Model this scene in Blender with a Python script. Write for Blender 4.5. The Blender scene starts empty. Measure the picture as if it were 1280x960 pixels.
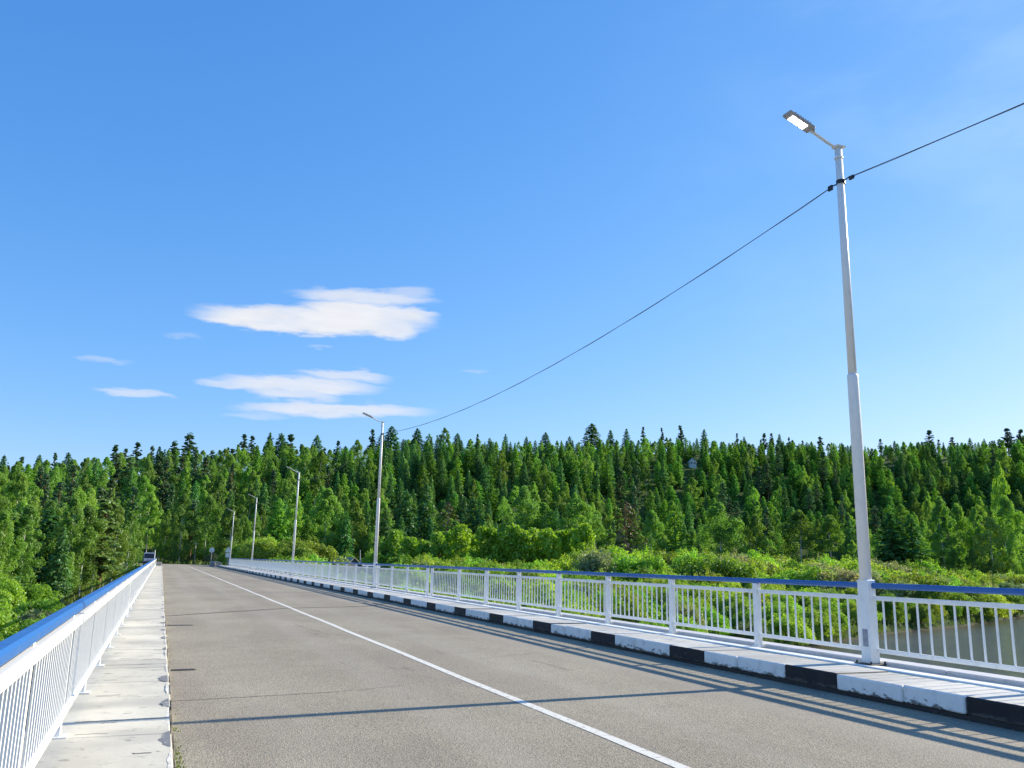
import bpy, bmesh, math, random
import numpy as np
from mathutils import Vector, Matrix
PI=math.pi
random.seed(7); rng=np.random.default_rng(7)
scene=bpy.context.scene
COL=scene.collection

# ------------------------------------------------------------------ camera
F_PX,PITCH,ROLL,YAW=1065.369,0.206191,0.0201004,0.3792387
CAM=np.array([0,0,1.6])
fw=np.array([math.sin(YAW)*math.cos(PITCH),math.cos(YAW)*math.cos(PITCH),math.sin(PITCH)])
rt=np.array([math.cos(YAW),-math.sin(YAW),0.0]); up=np.cross(rt,fw)
R_=math.cos(ROLL)*rt+math.sin(ROLL)*up; U_=-math.sin(ROLL)*rt+math.cos(ROLL)*up
cd=bpy.data.cameras.new('camera'); cam=bpy.data.objects.new('camera',cd); COL.objects.link(cam)
M=Matrix(((R_[0],U_[0],-fw[0],CAM[0]),(R_[1],U_[1],-fw[1],CAM[1]),(R_[2],U_[2],-fw[2],CAM[2]),(0,0,0,1)))
cam.matrix_world=M
cd.sensor_width=36; cd.lens=F_PX/1280*36; cd.clip_start=0.05; cd.clip_end=8000
scene.camera=cam
def project(P):
    P=np.asarray(P,float)-CAM; d=P@fw
    return 640+F_PX*(P@R_)/d,480-F_PX*(P@U_)/d,d

# ------------------------------------------------------------------ light
SUN_EL,SUN_AZ=math.radians(26.3),math.radians(85.1)      # azimuth clockwise from +Y
w=bpy.data.worlds.new('World'); scene.world=w; w.use_nodes=True
sd=bpy.data.lights.new('sun','SUN'); so=bpy.data.objects.new('sun',sd); COL.objects.link(so)
sd.energy=5.0; sd.angle=math.radians(0.5); sd.color=(1.0,0.90,0.74)
dirn=Vector((math.sin(SUN_AZ)*math.cos(SUN_EL),math.cos(SUN_AZ)*math.cos(SUN_EL),math.sin(SUN_EL)))
so.rotation_euler=dirn.to_track_quat('Z','Y').to_euler(); so.location=(60,0,60)
scene.view_settings.view_transform='Standard'; scene.view_settings.look='None'
scene.view_settings.exposure=0.65; scene.view_settings.gamma=1
scene.view_settings.use_curve_mapping=False

class NT:
    def __init__(s,nt): s.nt=nt; s.L=nt.links
    def n(s,t,**k):
        x=s.nt.nodes.new(t)
        for a,b in k.items(): setattr(x,a,b)
        return x
    def put(s,sock,v):
        if isinstance(v,bpy.types.NodeSocket): s.L.new(v,sock)
        elif v is not None:
            try: sock.default_value=v
            except Exception: sock.default_value=(*v,1) if len(v)==3 else v
    def m(s,op,a,b=None,c=None,clamp=False):
        x=s.n('ShaderNodeMath',operation=op,use_clamp=clamp); s.put(x.inputs[0],a)
        if b is not None: s.put(x.inputs[1],b)
        if c is not None: s.put(x.inputs[2],c)
        return x.outputs[0]
    def mix(s,f,a,b,blend='MIX'):
        x=s.n('ShaderNodeMix',data_type='RGBA',blend_type=blend); s.put(x.inputs[0],f); s.put(x.inputs[6],a if isinstance(a,bpy.types.NodeSocket) else (*a,1)); s.put(x.inputs[7],b if isinstance(b,bpy.types.NodeSocket) else (*b,1))
        return x.outputs[2]
    def ramp(s,v,lo,hi,a=0.0,b=1.0):
        x=s.n('ShaderNodeMapRange',interpolation_type='SMOOTHSTEP'); s.put(x.inputs[0],v)
        for i,q in enumerate((lo,hi,a,b)): s.put(x.inputs[1+i],q)
        return x.outputs[0]
    def noise(s,vec,scale,detail=4,rough=.55,dist=0):
        x=s.n('ShaderNodeTexNoise'); s.put(x.inputs['Vector'],vec); x.inputs['Scale'].default_value=scale
        x.inputs['Detail'].default_value=detail; x.inputs['Roughness'].default_value=rough; x.inputs['Distortion'].default_value=dist
        return x.outputs[0]
    def voro(s,vec,scale,feature='F1'):
        x=s.n('ShaderNodeTexVoronoi',feature=feature); s.put(x.inputs['Vector'],vec); x.inputs['Scale'].default_value=scale
        return x
    def comb(s,x,y,z):
        c=s.n('ShaderNodeCombineXYZ'); s.put(c.inputs[0],x); s.put(c.inputs[1],y); s.put(c.inputs[2],z); return c.outputs[0]
    def sep(s,v):
        c=s.n('ShaderNodeSeparateXYZ'); s.put(c.inputs[0],v); return c.outputs
    def scale(s,v,xyz):
        c=s.n('ShaderNodeMapping'); s.put(c.inputs[0],v); c.inputs['Scale'].default_value=xyz; return c.outputs[0]

# world: Nishita sky + lenticular clouds given by direction (azimuth from the road axis, slope)
def pix_dir(x,y):
    d=fw+(x-640)/F_PX*R_+(480-y)/F_PX*U_
    return math.atan2(d[0],d[1]),d[2]/math.hypot(d[0],d[1])
def build_world():
    g=NT(w.node_tree); w.node_tree.nodes.clear()
    sky=g.n('ShaderNodeTexSky',sky_type='NISHITA'); sky.sun_disc=False
    sky.sun_elevation=SUN_EL; sky.sun_rotation=SUN_AZ; sky.air_density=1.0; sky.dust_density=0.35; sky.ozone_density=3.0; sky.altitude=300
    sr,sg,sb=g.sep(sky.outputs[0])
    skyc=g.comb(g.m('MULTIPLY',g.m('POWER',sr,1.15),.55),g.m('MULTIPLY',g.m('POWER',sg,.74),1.115),g.m('MULTIPLY',g.m('POWER',sb,.48),2.36))
    hs=g.n('ShaderNodeHueSaturation'); hs.inputs['Saturation'].default_value=1.0; g.put(hs.inputs['Color'],skyc); skyc=hs.outputs[0]
    tc=g.n('ShaderNodeTexCoord'); x,y,z=g.sep(tc.outputs['Generated'])
    az=g.m('ARCTAN2',x,y); hyp=g.m('SQRT',g.m('ADD',g.m('MULTIPLY',x,x),g.m('MULTIPLY',y,y))); sl=g.m('DIVIDE',z,hyp)
    q=g.comb(g.m('MULTIPLY',az,14),g.m('MULTIPLY',sl,52),0)
    n1=g.noise(q,1.0,6,.6); n2=g.noise(g.comb(g.m('MULTIPLY',az,26),g.m('MULTIPLY',sl,110),3),1.0,4,.5)
    # wobble of the outlines
    a2=g.m('ADD',az,g.m('MULTIPLY',g.m('SUBTRACT',n1,.5),.035))
    s2=g.m('ADD',sl,g.m('MULTIPLY',g.m('SUBTRACT',n2,.5),.016))
    s2=g.m('ADD',s2,g.m('MULTIPLY',g.m('SUBTRACT',n1,.5),.014))
    blobs=[ # px centre, half sizes, tilt, strength, softness
     (395,401,135,17,-.02,1.0,.75),(350,406,98,11,.02,1.0,.8),(460,392,80,15,.03,1.0,.7),(478,408,42,15,.1,.95,.75),
     (455,372,88,11,-.02,.78,.9),(510,366,32,9,-.1,.45,.95),(505,391,42,8,.0,.85,.9),
     (372,482,100,12,-.02,.85,.85),(285,480,38,6,.02,.6,.9),(365,492,58,9,.03,.75,.9),(430,470,58,8,.0,.7,.95),
     (420,512,115,10,-.03,.8,.9),(390,515,90,8,0,.55,1.0),
     (168,492,50,6.5,.02,.6,.95),(128,450,34,4.5,.03,.3,1.0),(232,419,24,4,.05,.18,1.0),
     (590,465,20,4,0,.22,1.0),(398,434,16,3,0,.25,1.0),(320,520,40,6,0,.3,1.)]
    mask=None
    for (px,py,hx,hy,t,st,soft) in blobs:
        a0,s0=pix_dir(px,py); a1,_=pix_dir(px+hx,py); _,s1=pix_dir(px,py-hy)
        da=g.m('DIVIDE',g.m('SUBTRACT',a2,a0),abs(a1-a0))
        ds=g.m('ADD',g.m('DIVIDE',g.m('SUBTRACT',s2,s0),abs(s1-s0)*.92),g.m('MULTIPLY',da,t*hx/hy))
        r=g.m('ADD',g.m('MULTIPLY',da,da),g.m('MULTIPLY',ds,ds))
        v=g.ramp(r,1.45,1.45-soft*1.45,0,st)
        mask=v if mask is None else g.m('MAXIMUM',mask,v)
    mask=g.m('MULTIPLY',mask,g.ramp(y,0.0,0.2))
    mask=g.m('MULTIPLY',mask,g.ramp(n1,.15,.6,.72,1.0))
    # thin high veil on the sunny side
    nv=g.noise(g.comb(g.m('MULTIPLY',az,5),g.m('MULTIPLY',sl,9),7),1.0,5,.55)
    veil=g.m('MULTIPLY',g.ramp(az,.45,1.1),g.ramp(nv,.38,.75,.0,.30))
    bg=g.n('ShaderNodeBackground'); bg.inputs['Strength'].default_value=SKY
    cl=g.mix(g.m('SUBTRACT',1.0,n2),(4.6,4.7,4.85),(3.8,3.9,4.25))
    c=g.mix(veil,skyc,(2.9,4.2,5.0))
    c=g.mix(mask,c,cl)
    g.put(bg.inputs['Color'],c)
    o=g.n('ShaderNodeOutputWorld'); g.L.new(bg.outputs[0],o.inputs[0])
SKY=0.13
build_world()

# ------------------------------------------------------------------ materials
def mat(name):
    m=bpy.data.materials.new(name); m.use_nodes=True; g=NT(m.node_tree)
    b=m.node_tree.nodes['Principled BSDF']; return m,g,b
def wpos(g): return g.n('ShaderNodeNewGeometry').outputs['Position']
def bump(g,b,h,strength=.3,dist=.01):
    x=g.n('ShaderNodeBump'); x.inputs['Strength'].default_value=strength; x.inputs['Distance'].default_value=dist; g.put(x.inputs['Height'],h); g.L.new(x.outputs[0],b.inputs['Normal'])
def mat_paint(name,col,rough=.45,dirt=.25,dirtcol=(.32,.30,.26),scale=6,spec=.5):
    m,g,b=mat(name); p=wpos(g)
    n=g.noise(p,scale,5,.62); n2=g.noise(g.scale(p,(30,30,3)),1.0,3,.6)
    c=g.mix(g.m('MULTIPLY',g.ramp(n,.48,.78),dirt),col,dirtcol)
    c=g.mix(g.m('MULTIPLY',g.ramp(n2,.55,.8),dirt*.6),c,dirtcol)
    g.put(b.inputs['Base Color'],c); g.put(b.inputs['Roughness'],g.ramp(n,.2,.8,rough-.08,rough+.15)); b.inputs['Specular IOR Level'].default_value=spec
    bump(g,b,g.noise(p,60,3),.08,.004)
    return m
def mat_asphalt():
    m,g,b=mat('asphalt'); p=wpos(g)
    ag=g.voro(p,84); ag2=g.voro(p,34); big=g.noise(p,.25,5,.6); mid=g.noise(p,1.4,5,.65); fine=g.noise(p,30,3,.7)
    lane=g.noise(g.scale(p,(.9,.03,1)),1.0,3,.5)
    c=g.mix(g.ramp(big,.3,.7),(.288,.250,.176),(.39,.342,.244))
    c=g.mix(g.m('MULTIPLY',g.ramp(mid,.45,.75),.45),c,(.25,.205,.150))
    c=g.mix(g.m('MULTIPLY',g.ramp(lane,.45,.7),.35),c,(.36,.315,.235))
    c=g.mix(g.m('MULTIPLY',g.ramp(g.sep(ag.outputs['Color'])[0],.55,.9),.45),c,(.52,.475,.37))
    c=g.mix(g.m('MULTIPLY',g.ramp(g.sep(ag.outputs['Color'])[1],.6,.9),.58),c,(.085,.078,.07))
    c=g.mix(g.m('MULTIPLY',g.ramp(fine,.55,.75),.3),c,(.10,.09,.08))
    pt=g.noise(g.scale(p,(.5,.12,1)),1.0,3,.5); c=g.mix(g.m('MULTIPLY',g.ramp(pt,.5,.56),.22),c,(.22,.175,.145))
    px=g.sep(p)[0]; tr=None
    for xc in (1.35,2.95,5.15,6.75):
        v=g.ramp(g.m('ABSOLUTE',g.m('SUBTRACT',px,xc+0.0)),.55,.12); tr=v if tr is None else g.m('ADD',tr,v)
    wn=g.noise(g.scale(p,(1.2,.06,1)),1.0,4,.6); c=g.mix(g.m('MULTIPLY',g.m('MULTIPLY',tr,g.ramp(wn,.3,.65)),.32),c,(.40,.36,.285))
    oil=g.noise(g.scale(p,(2.0,.5,1)),1.0,5,.7,.6); c=g.mix(g.m('MULTIPLY',g.ramp(oil,.62,.70),.35),c,(.10,.085,.07))
    st=g.noise(p,.7,4,.6,1.2); c=g.mix(g.m('MULTIPLY',g.ramp(st,.62,.75),.28),c,(.15,.13,.11))
    g.put(b.inputs['Base Color'],c); b.inputs['Roughness'].default_value=.88; b.inputs['Specular IOR Level'].default_value=.25
    h=g.m('ADD',g.m('MULTIPLY',ag.outputs['Distance'],1.0),g.m('MULTIPLY',ag2.outputs['Distance'],.5)); bump(g,b,h,.45,.012)
    return m
def mat_concrete(name,c1,c2,stain=.5,staincol=(.16,.15,.13),pscale=1.0,streak=False):
    m,g,b=mat(name); p=wpos(g)
    n=g.noise(p,.9*pscale,6,.62); n2=g.noise(p,5*pscale,6,.7,.6); n3=g.noise(p,40,4,.7)
    oi=g.n('ShaderNodeNewGeometry').outputs['Random Per Island']
    c=g.mix(g.ramp(n,.3,.7),c1,c2)
    c=g.mix(g.m('MULTIPLY',oi,.5),c,(.40,.39,.34))
    c=g.mix(g.m('MULTIPLY',g.ramp(n2,.56,.72),stain),c,staincol)
    c=g.mix(g.m('MULTIPLY',g.ramp(n3,.6,.75),.35),c,(.2,.19,.17))
    if streak:
        k=g.noise(p,3.2,5,.68,.8); k2=g.noise(g.scale(p,(3.5,9,1)),1.0,4,.6,.4); c=g.mix(g.m('MULTIPLY',g.m('MULTIPLY',g.ramp(k,.52,.66),g.ramp(k2,.56,.64)),.85),c,(.11,.105,.09))
        k3=g.noise(p,.45,3,.6); c=g.mix(g.m('MULTIPLY',g.ramp(k3,.48,.62),.5),c,(.40,.39,.34))
    g.put(b.inputs['Base Color'],c); b.inputs['Roughness'].default_value=.9; b.inputs['Specular IOR Level'].default_value=.2
    bump(g,b,g.m('ADD',n2,g.m('MULTIPLY',n3,.5)),.4,.01)
    return m
def mat_plain(name,col,rough=.6,metal=0,em=None,ems=0):
    m,g,b=mat(name); p=wpos(g); n=g.noise(p,8,4,.6)
    d=tuple(v*.75 for v in col)
    g.put(b.inputs['Base Color'],g.mix(g.ramp(n,.35,.75),col,d)); b.inputs['Roughness'].default_value=rough; b.inputs['Metallic'].default_value=metal
    if em: b.inputs['Emission Color'].default_value=(*em,1); b.inputs['Emission Strength'].default_value=ems
    return m
def mat_leaf(name,c1,c2,trans=.32,c3=None):
    m=bpy.data.materials.new(name); m.use_nodes=True; g=NT(m.node_tree); m.node_tree.nodes.clear()
    oi=g.n('ShaderNodeObjectInfo'); ge=g.n('ShaderNodeNewGeometry')
    c=g.mix(oi.outputs['Random'],c1,c2)
    c=g.mix(g.m('MULTIPLY',g.ramp(ge.outputs['Random Per Island'],.2,1.0),.55),c,c3 or tuple(min(1,v*1.35) for v in c2))
    c=g.mix(1.0,c,oi.outputs['Color'],'MULTIPLY')
    d=g.n('ShaderNodeBsdfDiffuse'); t=g.n('ShaderNodeBsdfTranslucent'); g.put(d.inputs['Color'],c)
    g.put(t.inputs['Color'],g.mix(1.0,c,(1.15,1.2,.55),'MULTIPLY'))
    mx=g.n('ShaderNodeMixShader'); mx.inputs[0].default_value=trans; g.L.new(d.outputs[0],mx.inputs[1]); g.L.new(t.outputs[0],mx.inputs[2])
    gl=g.n('ShaderNodeBsdfGlossy'); gl.inputs['Roughness'].default_value=.5; gl.inputs['Color'].default_value=(.9,.95,.9,1)
    m2=g.n('ShaderNodeMixShader'); m2.inputs[0].default_value=.035; g.L.new(mx.outputs[0],m2.inputs[1]); g.L.new(gl.outputs[0],m2.inputs[2])
    o=g.n('ShaderNodeOutputMaterial'); g.L.new(m2.outputs[0],o.inputs[0]); return m
MAT=dict(
 asphalt=mat_asphalt(),
 white=mat_paint('white railing paint',(.86,.85,.79),.42,.22),
 polewhite=mat_paint('white pole paint',(.86,.85,.80),.38,.16),
 blue=mat_paint('blue rail paint',(.010,.115,.370),.35,.3,(.05,.09,.2)),
 line=mat_paint('worn road line paint',(.70,.68,.60),.8,.95,(.30,.265,.20),11,.2),
 kerbwhite=mat_paint('white kerb paint',(.84,.83,.78),.75,.55,(.42,.40,.35),5,.2),
 kerbblack=mat_paint('black kerb paint',(.018,.018,.02),.65,.35,(.10,.095,.085),4,.3),
 slab=mat_concrete('pale walkway concrete',(.68,.645,.53),(.55,.515,.42),.55,streak=True),
 kerbtop=mat_concrete('kerb top concrete',(.70,.68,.60),(.58,.56,.49),.45,streak=True),
 concrete=mat_concrete('grey concrete',(.34,.33,.30),(.26,.25,.23),.5),
 tar=mat_plain('tar seam',(.035,.032,.03),.8),
 dark=mat_plain('black clamp metal',(.02,.022,.025),.5),
 cable=mat_plain('cable sheath',(.10,.11,.13),.6),
 grey=mat_plain('grey luminaire metal',(.46,.46,.48),.45,.1),
 galv=mat_plain('galvanised metal',(.42,.43,.45),.5,.4),
 beam=mat_paint('greyed edge beam paint',(.50,.51,.53),.6,.5),
 hatch=mat_plain('grey hatch',(.33,.34,.36),.6),
 led=mat_plain('lit led lens',(.9,.9,.9),.3,0,(1,.98,.94),6.0),
 lens=mat_plain('lamp lens',(.75,.76,.78),.2),
 signface=mat_plain('pale sign face',(.72,.74,.70),.5),
 rubber=mat_plain('tyre rubber',(.02,.02,.02),.9),
 glass=mat_plain('dark window glass',(.012,.016,.022),.35),
 van=mat_paint('van body paint',(.24,.29,.38),.35,.2),
 chrome=mat_plain('headlamp glass',(.7,.72,.75),.15),
 roofgreen=mat_plain('weathered green grey roof',(.30,.32,.23),.9),
 plank=mat_plain('weathered planks',(.16,.145,.13),.9),
 hutwhite=mat_plain('whitewashed wall',(.74,.74,.72),.8),
 roofgrey=mat_plain('pale metal roof',(.45,.47,.50),.5,.2),
 bark=mat_plain('brown bark',(.11,.085,.062),.95),
 pinebark=mat_plain('orange pine bark',(.22,.12,.065),.95),
)
def splash(m):
    g=NT(m.node_tree); b=m.node_tree.nodes['Principled BSDF']; c=b.inputs['Base Color'].links[0].from_socket; p=wpos(g)
    n=g.noise(g.scale(p,(1,4,9)),1.6,6,.7); z=g.sep(p)[2]
    f=g.ramp(g.m('ADD',g.m('MULTIPLY',g.m('SUBTRACT',n,.5),.42),g.m('SUBTRACT',.088,z)),-.005,.03)
    e=g.voro(g.scale(p,(9,7,14)),1.0); ch=g.m('MULTIPLY',g.ramp(g.noise(p,7,5,.75),.66,.70),.6)
    c=g.mix(g.m('MULTIPLY',f,.85),c,(.085,.08,.07)); c=g.mix(ch,c,(.30,.29,.26)); g.put(b.inputs['Base Color'],c)
splash(MAT['kerbwhite']); splash(MAT['kerbblack'])
def mat_dab(name,col,thr):
    m,g,b=mat(name); p=wpos(g); n=g.noise(p,9,5,.7); e=g.noise(p,2.5,4,.6)
    g.put(b.inputs['Base Color'],g.mix(g.ramp(g.m('ADD',n,g.m('MULTIPLY',e,.6)),thr-.06,thr+.06),col,(.58,.55,.46))); b.inputs['Roughness'].default_value=.85; return m
MAT['dabwhite']=mat_dab('worn white kerb paint',(.78,.78,.76),.79); MAT['dabblack']=mat_dab('worn black kerb paint',(.17,.175,.185),.93)
def mat_birchbark():
    m,g,b=mat('birch bark'); p=wpos(g); n=g.noise(g.scale(p,(3,3,9)),1.,4,.6)
    g.put(b.inputs['Base Color'],g.mix(g.ramp(n,.52,.64),(.62,.61,.57),(.07,.065,.06))); b.inputs['Roughness'].default_value=.85; return m
MAT['birchbark']=mat_birchbark()
MAT['spruce']=mat_leaf('spruce needles',(0.092,0.224,0.070),(0.128,0.295,0.086),0.42)
MAT['fir']=mat_leaf('fir needles',(0.122,0.314,0.059),(0.172,0.392,0.070),0.42)
MAT['pine']=mat_leaf('pine needles',(0.089,0.185,0.080),(0.121,0.235,0.094),0.36)
MAT['larch']=mat_leaf('larch needles',(0.143,0.308,0.044),(0.191,0.380,0.055),0.48)
MAT['birch']=mat_leaf('birch leaves',(0.164,0.320,0.048),(0.234,0.408,0.061),0.52)
MAT['willow']=mat_leaf('willow leaves',(0.203,0.368,0.038),(0.270,0.450,0.050),0.5)
MAT['silver']=mat_leaf('silvery willow leaves',(0.178,0.254,0.102),(0.222,0.298,0.135),0.46,(.34,.40,.25))
MAT['brown']=mat_leaf('browned needles',(0.150,0.111,0.072),(0.169,0.120,0.075),0.2,(.13,.095,.055))
MAT['grass']=mat_leaf('grass blades',(.09,.15,.022),(.12,.17,.03),.35)
def mat_ground():
    m,g,b=mat('meadow and forest floor'); p=wpos(g); n=g.noise(p,.06,5,.6); n2=g.noise(p,.8,5,.7); n3=g.noise(p,4,4,.7)
    c=g.mix(g.ramp(n,.35,.65),(.045,.085,.020),(.085,.130,.028)); c=g.mix(g.ramp(n2,.4,.7),c,(.035,.060,.018)); c=g.mix(g.m('MULTIPLY',g.ramp(n3,.55,.8),.5),c,(.12,.12,.05))
    z=g.sep(p)[2]; c=g.mix(g.ramp(z,-6.0,-6.5),c,(.11,.095,.07))
    g.put(b.inputs['Base Color'],c); b.inputs['Roughness'].default_value=.95; b.inputs['Specular IOR Level'].default_value=.1
    bump(g,b,g.m('ADD',n2,n3),1.0,.3); return m
MAT['ground']=mat_ground()
def mat_water():
    m,g,b=mat('river water'); p=wpos(g); n=g.noise(g.scale(p,(.7,1.7,1)),.8,6,.68,.5); n2=g.noise(p,.12,3,.5)
    g.put(b.inputs['Base Color'],g.mix(g.ramp(n2,.35,.65),(.085,.080,.048),(.115,.105,.062))); b.inputs['Roughness'].default_value=.09; b.inputs['IOR'].default_value=1.33
    bump(g,b,n,.7,.35); return m
MAT['water']=mat_water()
MAT['gravel']=mat_concrete('gravel verge',(.40,.37,.32),(.30,.28,.23),.5,(.12,.12,.07),3)

# ------------------------------------------------------------------ mesh helpers
class MB:
    def __init__(s): s.v=[]; s.f=[]; s.mi=[]
    def add(s,vs,fs,mi=0):
        o=len(s.v); s.v+= [tuple(q) for q in vs]; s.f+=[tuple(i+o for i in f) for f in fs]; s.mi+=[mi]*len(fs)
    def box(s,x0,x1,y0,y1,z0,z1,mi=0,mis=None,ch=0):
        if ch<=0:
            vs=[(x0,y0,z0),(x1,y0,z0),(x1,y1,z0),(x0,y1,z0),(x0,y0,z1),(x1,y0,z1),(x1,y1,z1),(x0,y1,z1)]
            s.add(vs,[(0,3,2,1),(4,5,6,7),(0,1,5,4),(2,3,7,6),(1,2,6,5),(3,0,4,7)],mi)
            if mis: s.mi[-6:]=mis
        else:
            c=ch; o=len(s.v)
            bm=bmesh.new(); bmesh.ops.create_cube(bm,size=1)
            for v in bm.verts: v.co=Vector(((x0+x1)/2+v.co.x*(x1-x0),(y0+y1)/2+v.co.y*(y1-y0),(z0+z1)/2+v.co.z*(z1-z0)))
            bmesh.ops.bevel(bm,geom=bm.edges[:],offset=c,segments=1,affect='EDGES')
            bm.verts.index_update(); s.add([v.co[:] for v in bm.verts],[[v.index for v in f.verts] for f in bm.faces],mi); bm.free()
    def tube(s,pts,rad,n=10,mi=0,cap=True):
        pts=[Vector(p) for p in pts]; rad=rad if isinstance(rad,(list,tuple)) else [rad]*len(pts)
        rings=[]; o=len(s.v); t0=None
        for i,p in enumerate(pts):
            t=(pts[min(i+1,len(pts)-1)]-pts[max(i-1,0)]); t=t.normalized() if t.length>1e-9 else Vector((0,0,1))
            if i==0:
                a=t.orthogonal().normalized()
                if abs(t.z)>.9: a=(Vector((1,0,0))-t*t.x).normalized()
            else: a=(a-t*a.dot(t)).normalized()
            b=t.cross(a)
            for k in range(n):
                g=2*PI*k/n; s.v.append(tuple(p+(a*math.cos(g)+b*math.sin(g))*rad[i]))
        for i in range(len(pts)-1):
            for k in range(n):
                k2=(k+1)%n; s.f.append((o+i*n+k,o+i*n+k2,o+(i+1)*n+k2,o+(i+1)*n+k)); s.mi.append(mi)
        if cap:
            s.f.append(tuple(o+k for k in reversed(range(n)))); s.mi.append(mi)
            e=o+(len(pts)-1)*n; s.f.append(tuple(e+k for k in range(n))); s.mi.append(mi)
    def prism(s,prof,y0,y1,axis='Y',mi=0):
        n=len(prof)
        if axis=='Y': vs=[(a,y0,b) for a,b in prof]+[(a,y1,b) for a,b in prof]
        else: vs=[(y0,a,b) for a,b in prof]+[(y1,a,b) for a,b in prof]
        s.add(vs,[tuple(reversed(range(n))),tuple(range(n,2*n))]+[(i,(i+1)%n,n+(i+1)%n,n+i) for i in range(n)],mi)
    def mesh(s,name,mats,smooth=False):
        me=bpy.data.meshes.new(name); me.from_pydata(s.v,[],s.f)
        for m in (mats if isinstance(mats,(list,tuple)) else [mats]): me.materials.append(m)
        me.polygons.foreach_set('material_index',s.mi)
        bm=bmesh.new(); bm.from_mesh(me); bmesh.ops.recalc_face_normals(bm,faces=bm.faces[:]); bm.to_mesh(me); bm.free()
        if smooth: me.polygons.foreach_set('use_smooth',[len(p.vertices)==4 for p in me.polygons])
        me.update(); return me
def link(name,data,parent=None,loc=None,rz=0):
    o=bpy.data.objects.new(name,data); COL.objects.link(o)
    if parent: o.parent=parent
    if loc is not None: o.location=loc
    if rz: o.rotation_euler=(0,0,rz)
    return o
def obj(name,mb,mats,parent=None,loc=None,smooth=False): return link(name,mb.mesh(name,mats,smooth),parent,loc)
def tag(o,label,cat,group=None):
    o['label']=label; o['category']=cat
    if group: o['group']=group
    return o
def thing(name,label,cat,loc=(0,0,0),group=None,rz=0):
    return tag(link(name,None,None,loc,rz),label,cat,group)
def struct(name,mb,mats,smooth=False):
    o=obj(name,mb,mats,None,None,smooth); o['kind']='structure'; return o
def dup(o,parent,loc=None,name=None):
    c=o.copy(); COL.objects.link(c); c.parent=parent
    if loc is not None: c.location=loc
    return c

# ------------------------------------------------------------------ terrain
def sstep(t): t=np.clip(t,0,1); return t*t*(3-2*t)
TH=np.radians([-180,-60,-20,-9,0,8,15,22,30,40,52,60,90,180])
RF=np.array([170,170,145,140,178,188,200,212,232,255,292,310,330,300.])
RT=np.array([300,300,290,290,300,315,335,360,405,455,485,500,500,400.])
GZ=np.array([13,13,15,15,27,31,39,44,52,57,57,57,55,20.])
def vnoise(x,y):
    return np.sin(x*.9+1.3*np.sin(y*.7))*.5+np.sin(y*1.1+1.7*np.sin(x*.53+2))*.5
def shore(x,y): return (y-42-.5*x)/1.118+2.2*vnoise(x*.12,y*.12)
def height(x,y):
    x=np.asarray(x,float); y=np.asarray(y,float)
    r=np.hypot(x,y); th=np.arctan2(x,y)
    rf=np.interp(th,TH,RF); rtp=np.interp(th,TH,RT); gz=np.interp(th,TH,GZ)
    s=shore(x,y)
    plain=-5.1+4.2*np.clip(s/np.maximum(rf-55,40),0,1)+.25*vnoise(x*.2,y*.2)
    hill=plain+(gz-plain)*sstep((r-rf)/(rtp-rf))+np.where(r>rtp,(r-rtp)*-.02,0)
    bank=sstep((s+4)/7.0)
    z=-9.2+(hill+9.2)*bank
    # near bank, behind the viewer
    sn=(-30+.5*x-y)/1.118+1.5*vnoise(x*.1,y*.1)
    zn=-9.2+(8.5)*sstep((sn+3)/14.0)
    z=np.where(s<-20,np.maximum(z,zn),z)
    # road approach beyond the bridge
    e=sstep(1-(np.maximum(np.abs(x-2)-14,0))/22)*sstep((y-136)/9)*sstep(1-(y-178)/30)
    z=z+(-.06-z)*e*(z<5)
    e2=sstep(1-(np.maximum(np.abs(x-4)-7,0))/14)*sstep((-y-44)/9)*(y>-400)
    z=z+(-.06-z)*e2
    return z
def terrain():
    nt,nr=300,150
    th=np.linspace(-PI,PI,nt,endpoint=False)
    r=np.concatenate([np.linspace(3,60,24),np.linspace(63,520,100),np.geomspace(540,4500,26)])
    T,Rr=np.meshgrid(th,r); X=Rr*np.sin(T); Y=Rr*np.cos(T); Z=height(X,Y)
    vs=np.stack([X,Y,Z],-1).reshape(-1,3); n=len(r)
    me=bpy.data.meshes.new('ground'); f=[]
    for i in range(n-1):
        for j in range(nt):
            j2=(j+1)%nt; f.append((i*nt+j,(i+1)*nt+j,(i+1)*nt+j2,i*nt+j2))
    vl=vs.tolist(); vl.append([0,0,float(height(0.,0.))]); c=len(vl)-1
    f+=[(c,j,(j+1)%nt) for j in range(nt)]
    me.from_pydata(vl,[],f); me.materials.append(MAT['ground']); me.polygons.foreach_set('use_smooth',[True]*len(f)); me.update()
    o=link('ground',me); o['kind']='structure'
terrain()
b=MB(); b.add([(-1500,-900,-6.4),(1500,-900,-6.4),(1500,900,-6.4),(-1500,900,-6.4)],[(0,1,2,3)]); struct('river_water',b,MAT['water'])

# ------------------------------------------------------------------ bridge, road, pavements
XL,XK,XR=.235,8.36,9.87
Y0,Y1=-46.,143.
br=thing('bridge','long concrete road bridge carrying the asphalt road over the river','bridge',(4.5,48,-1.2))
b=MB(); b.box(-1.02-4.5,10.42-4.5,Y0-48,Y1-48,.6,1.03); obj('deck_slab',b,MAT['concrete'],br)
for x in (-.2,2.7,5.9,9.0):
    b=MB(); b.box(x-.3-4.5,x+.3-4.5,Y0-48,Y1-48,-.6,.597); obj('girder',b,MAT['concrete'],br)
for y in (-33,0.2,33.2,66.2,99.2,132):
    b=MB(); b.box(-.9-4.5,10-4.5,y-48-.7,y-48+.7,-1.2,-.603); b.tube([(1.2-4.5,y-48,-1.2),(1.2-4.5,y-48,-9)],.6,16); b.tube([(7.8-4.5,y-48,-1.2),(7.8-4.5,y-48,-9)],.6,16)
    obj('pier',b,MAT['concrete'],br)
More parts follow.
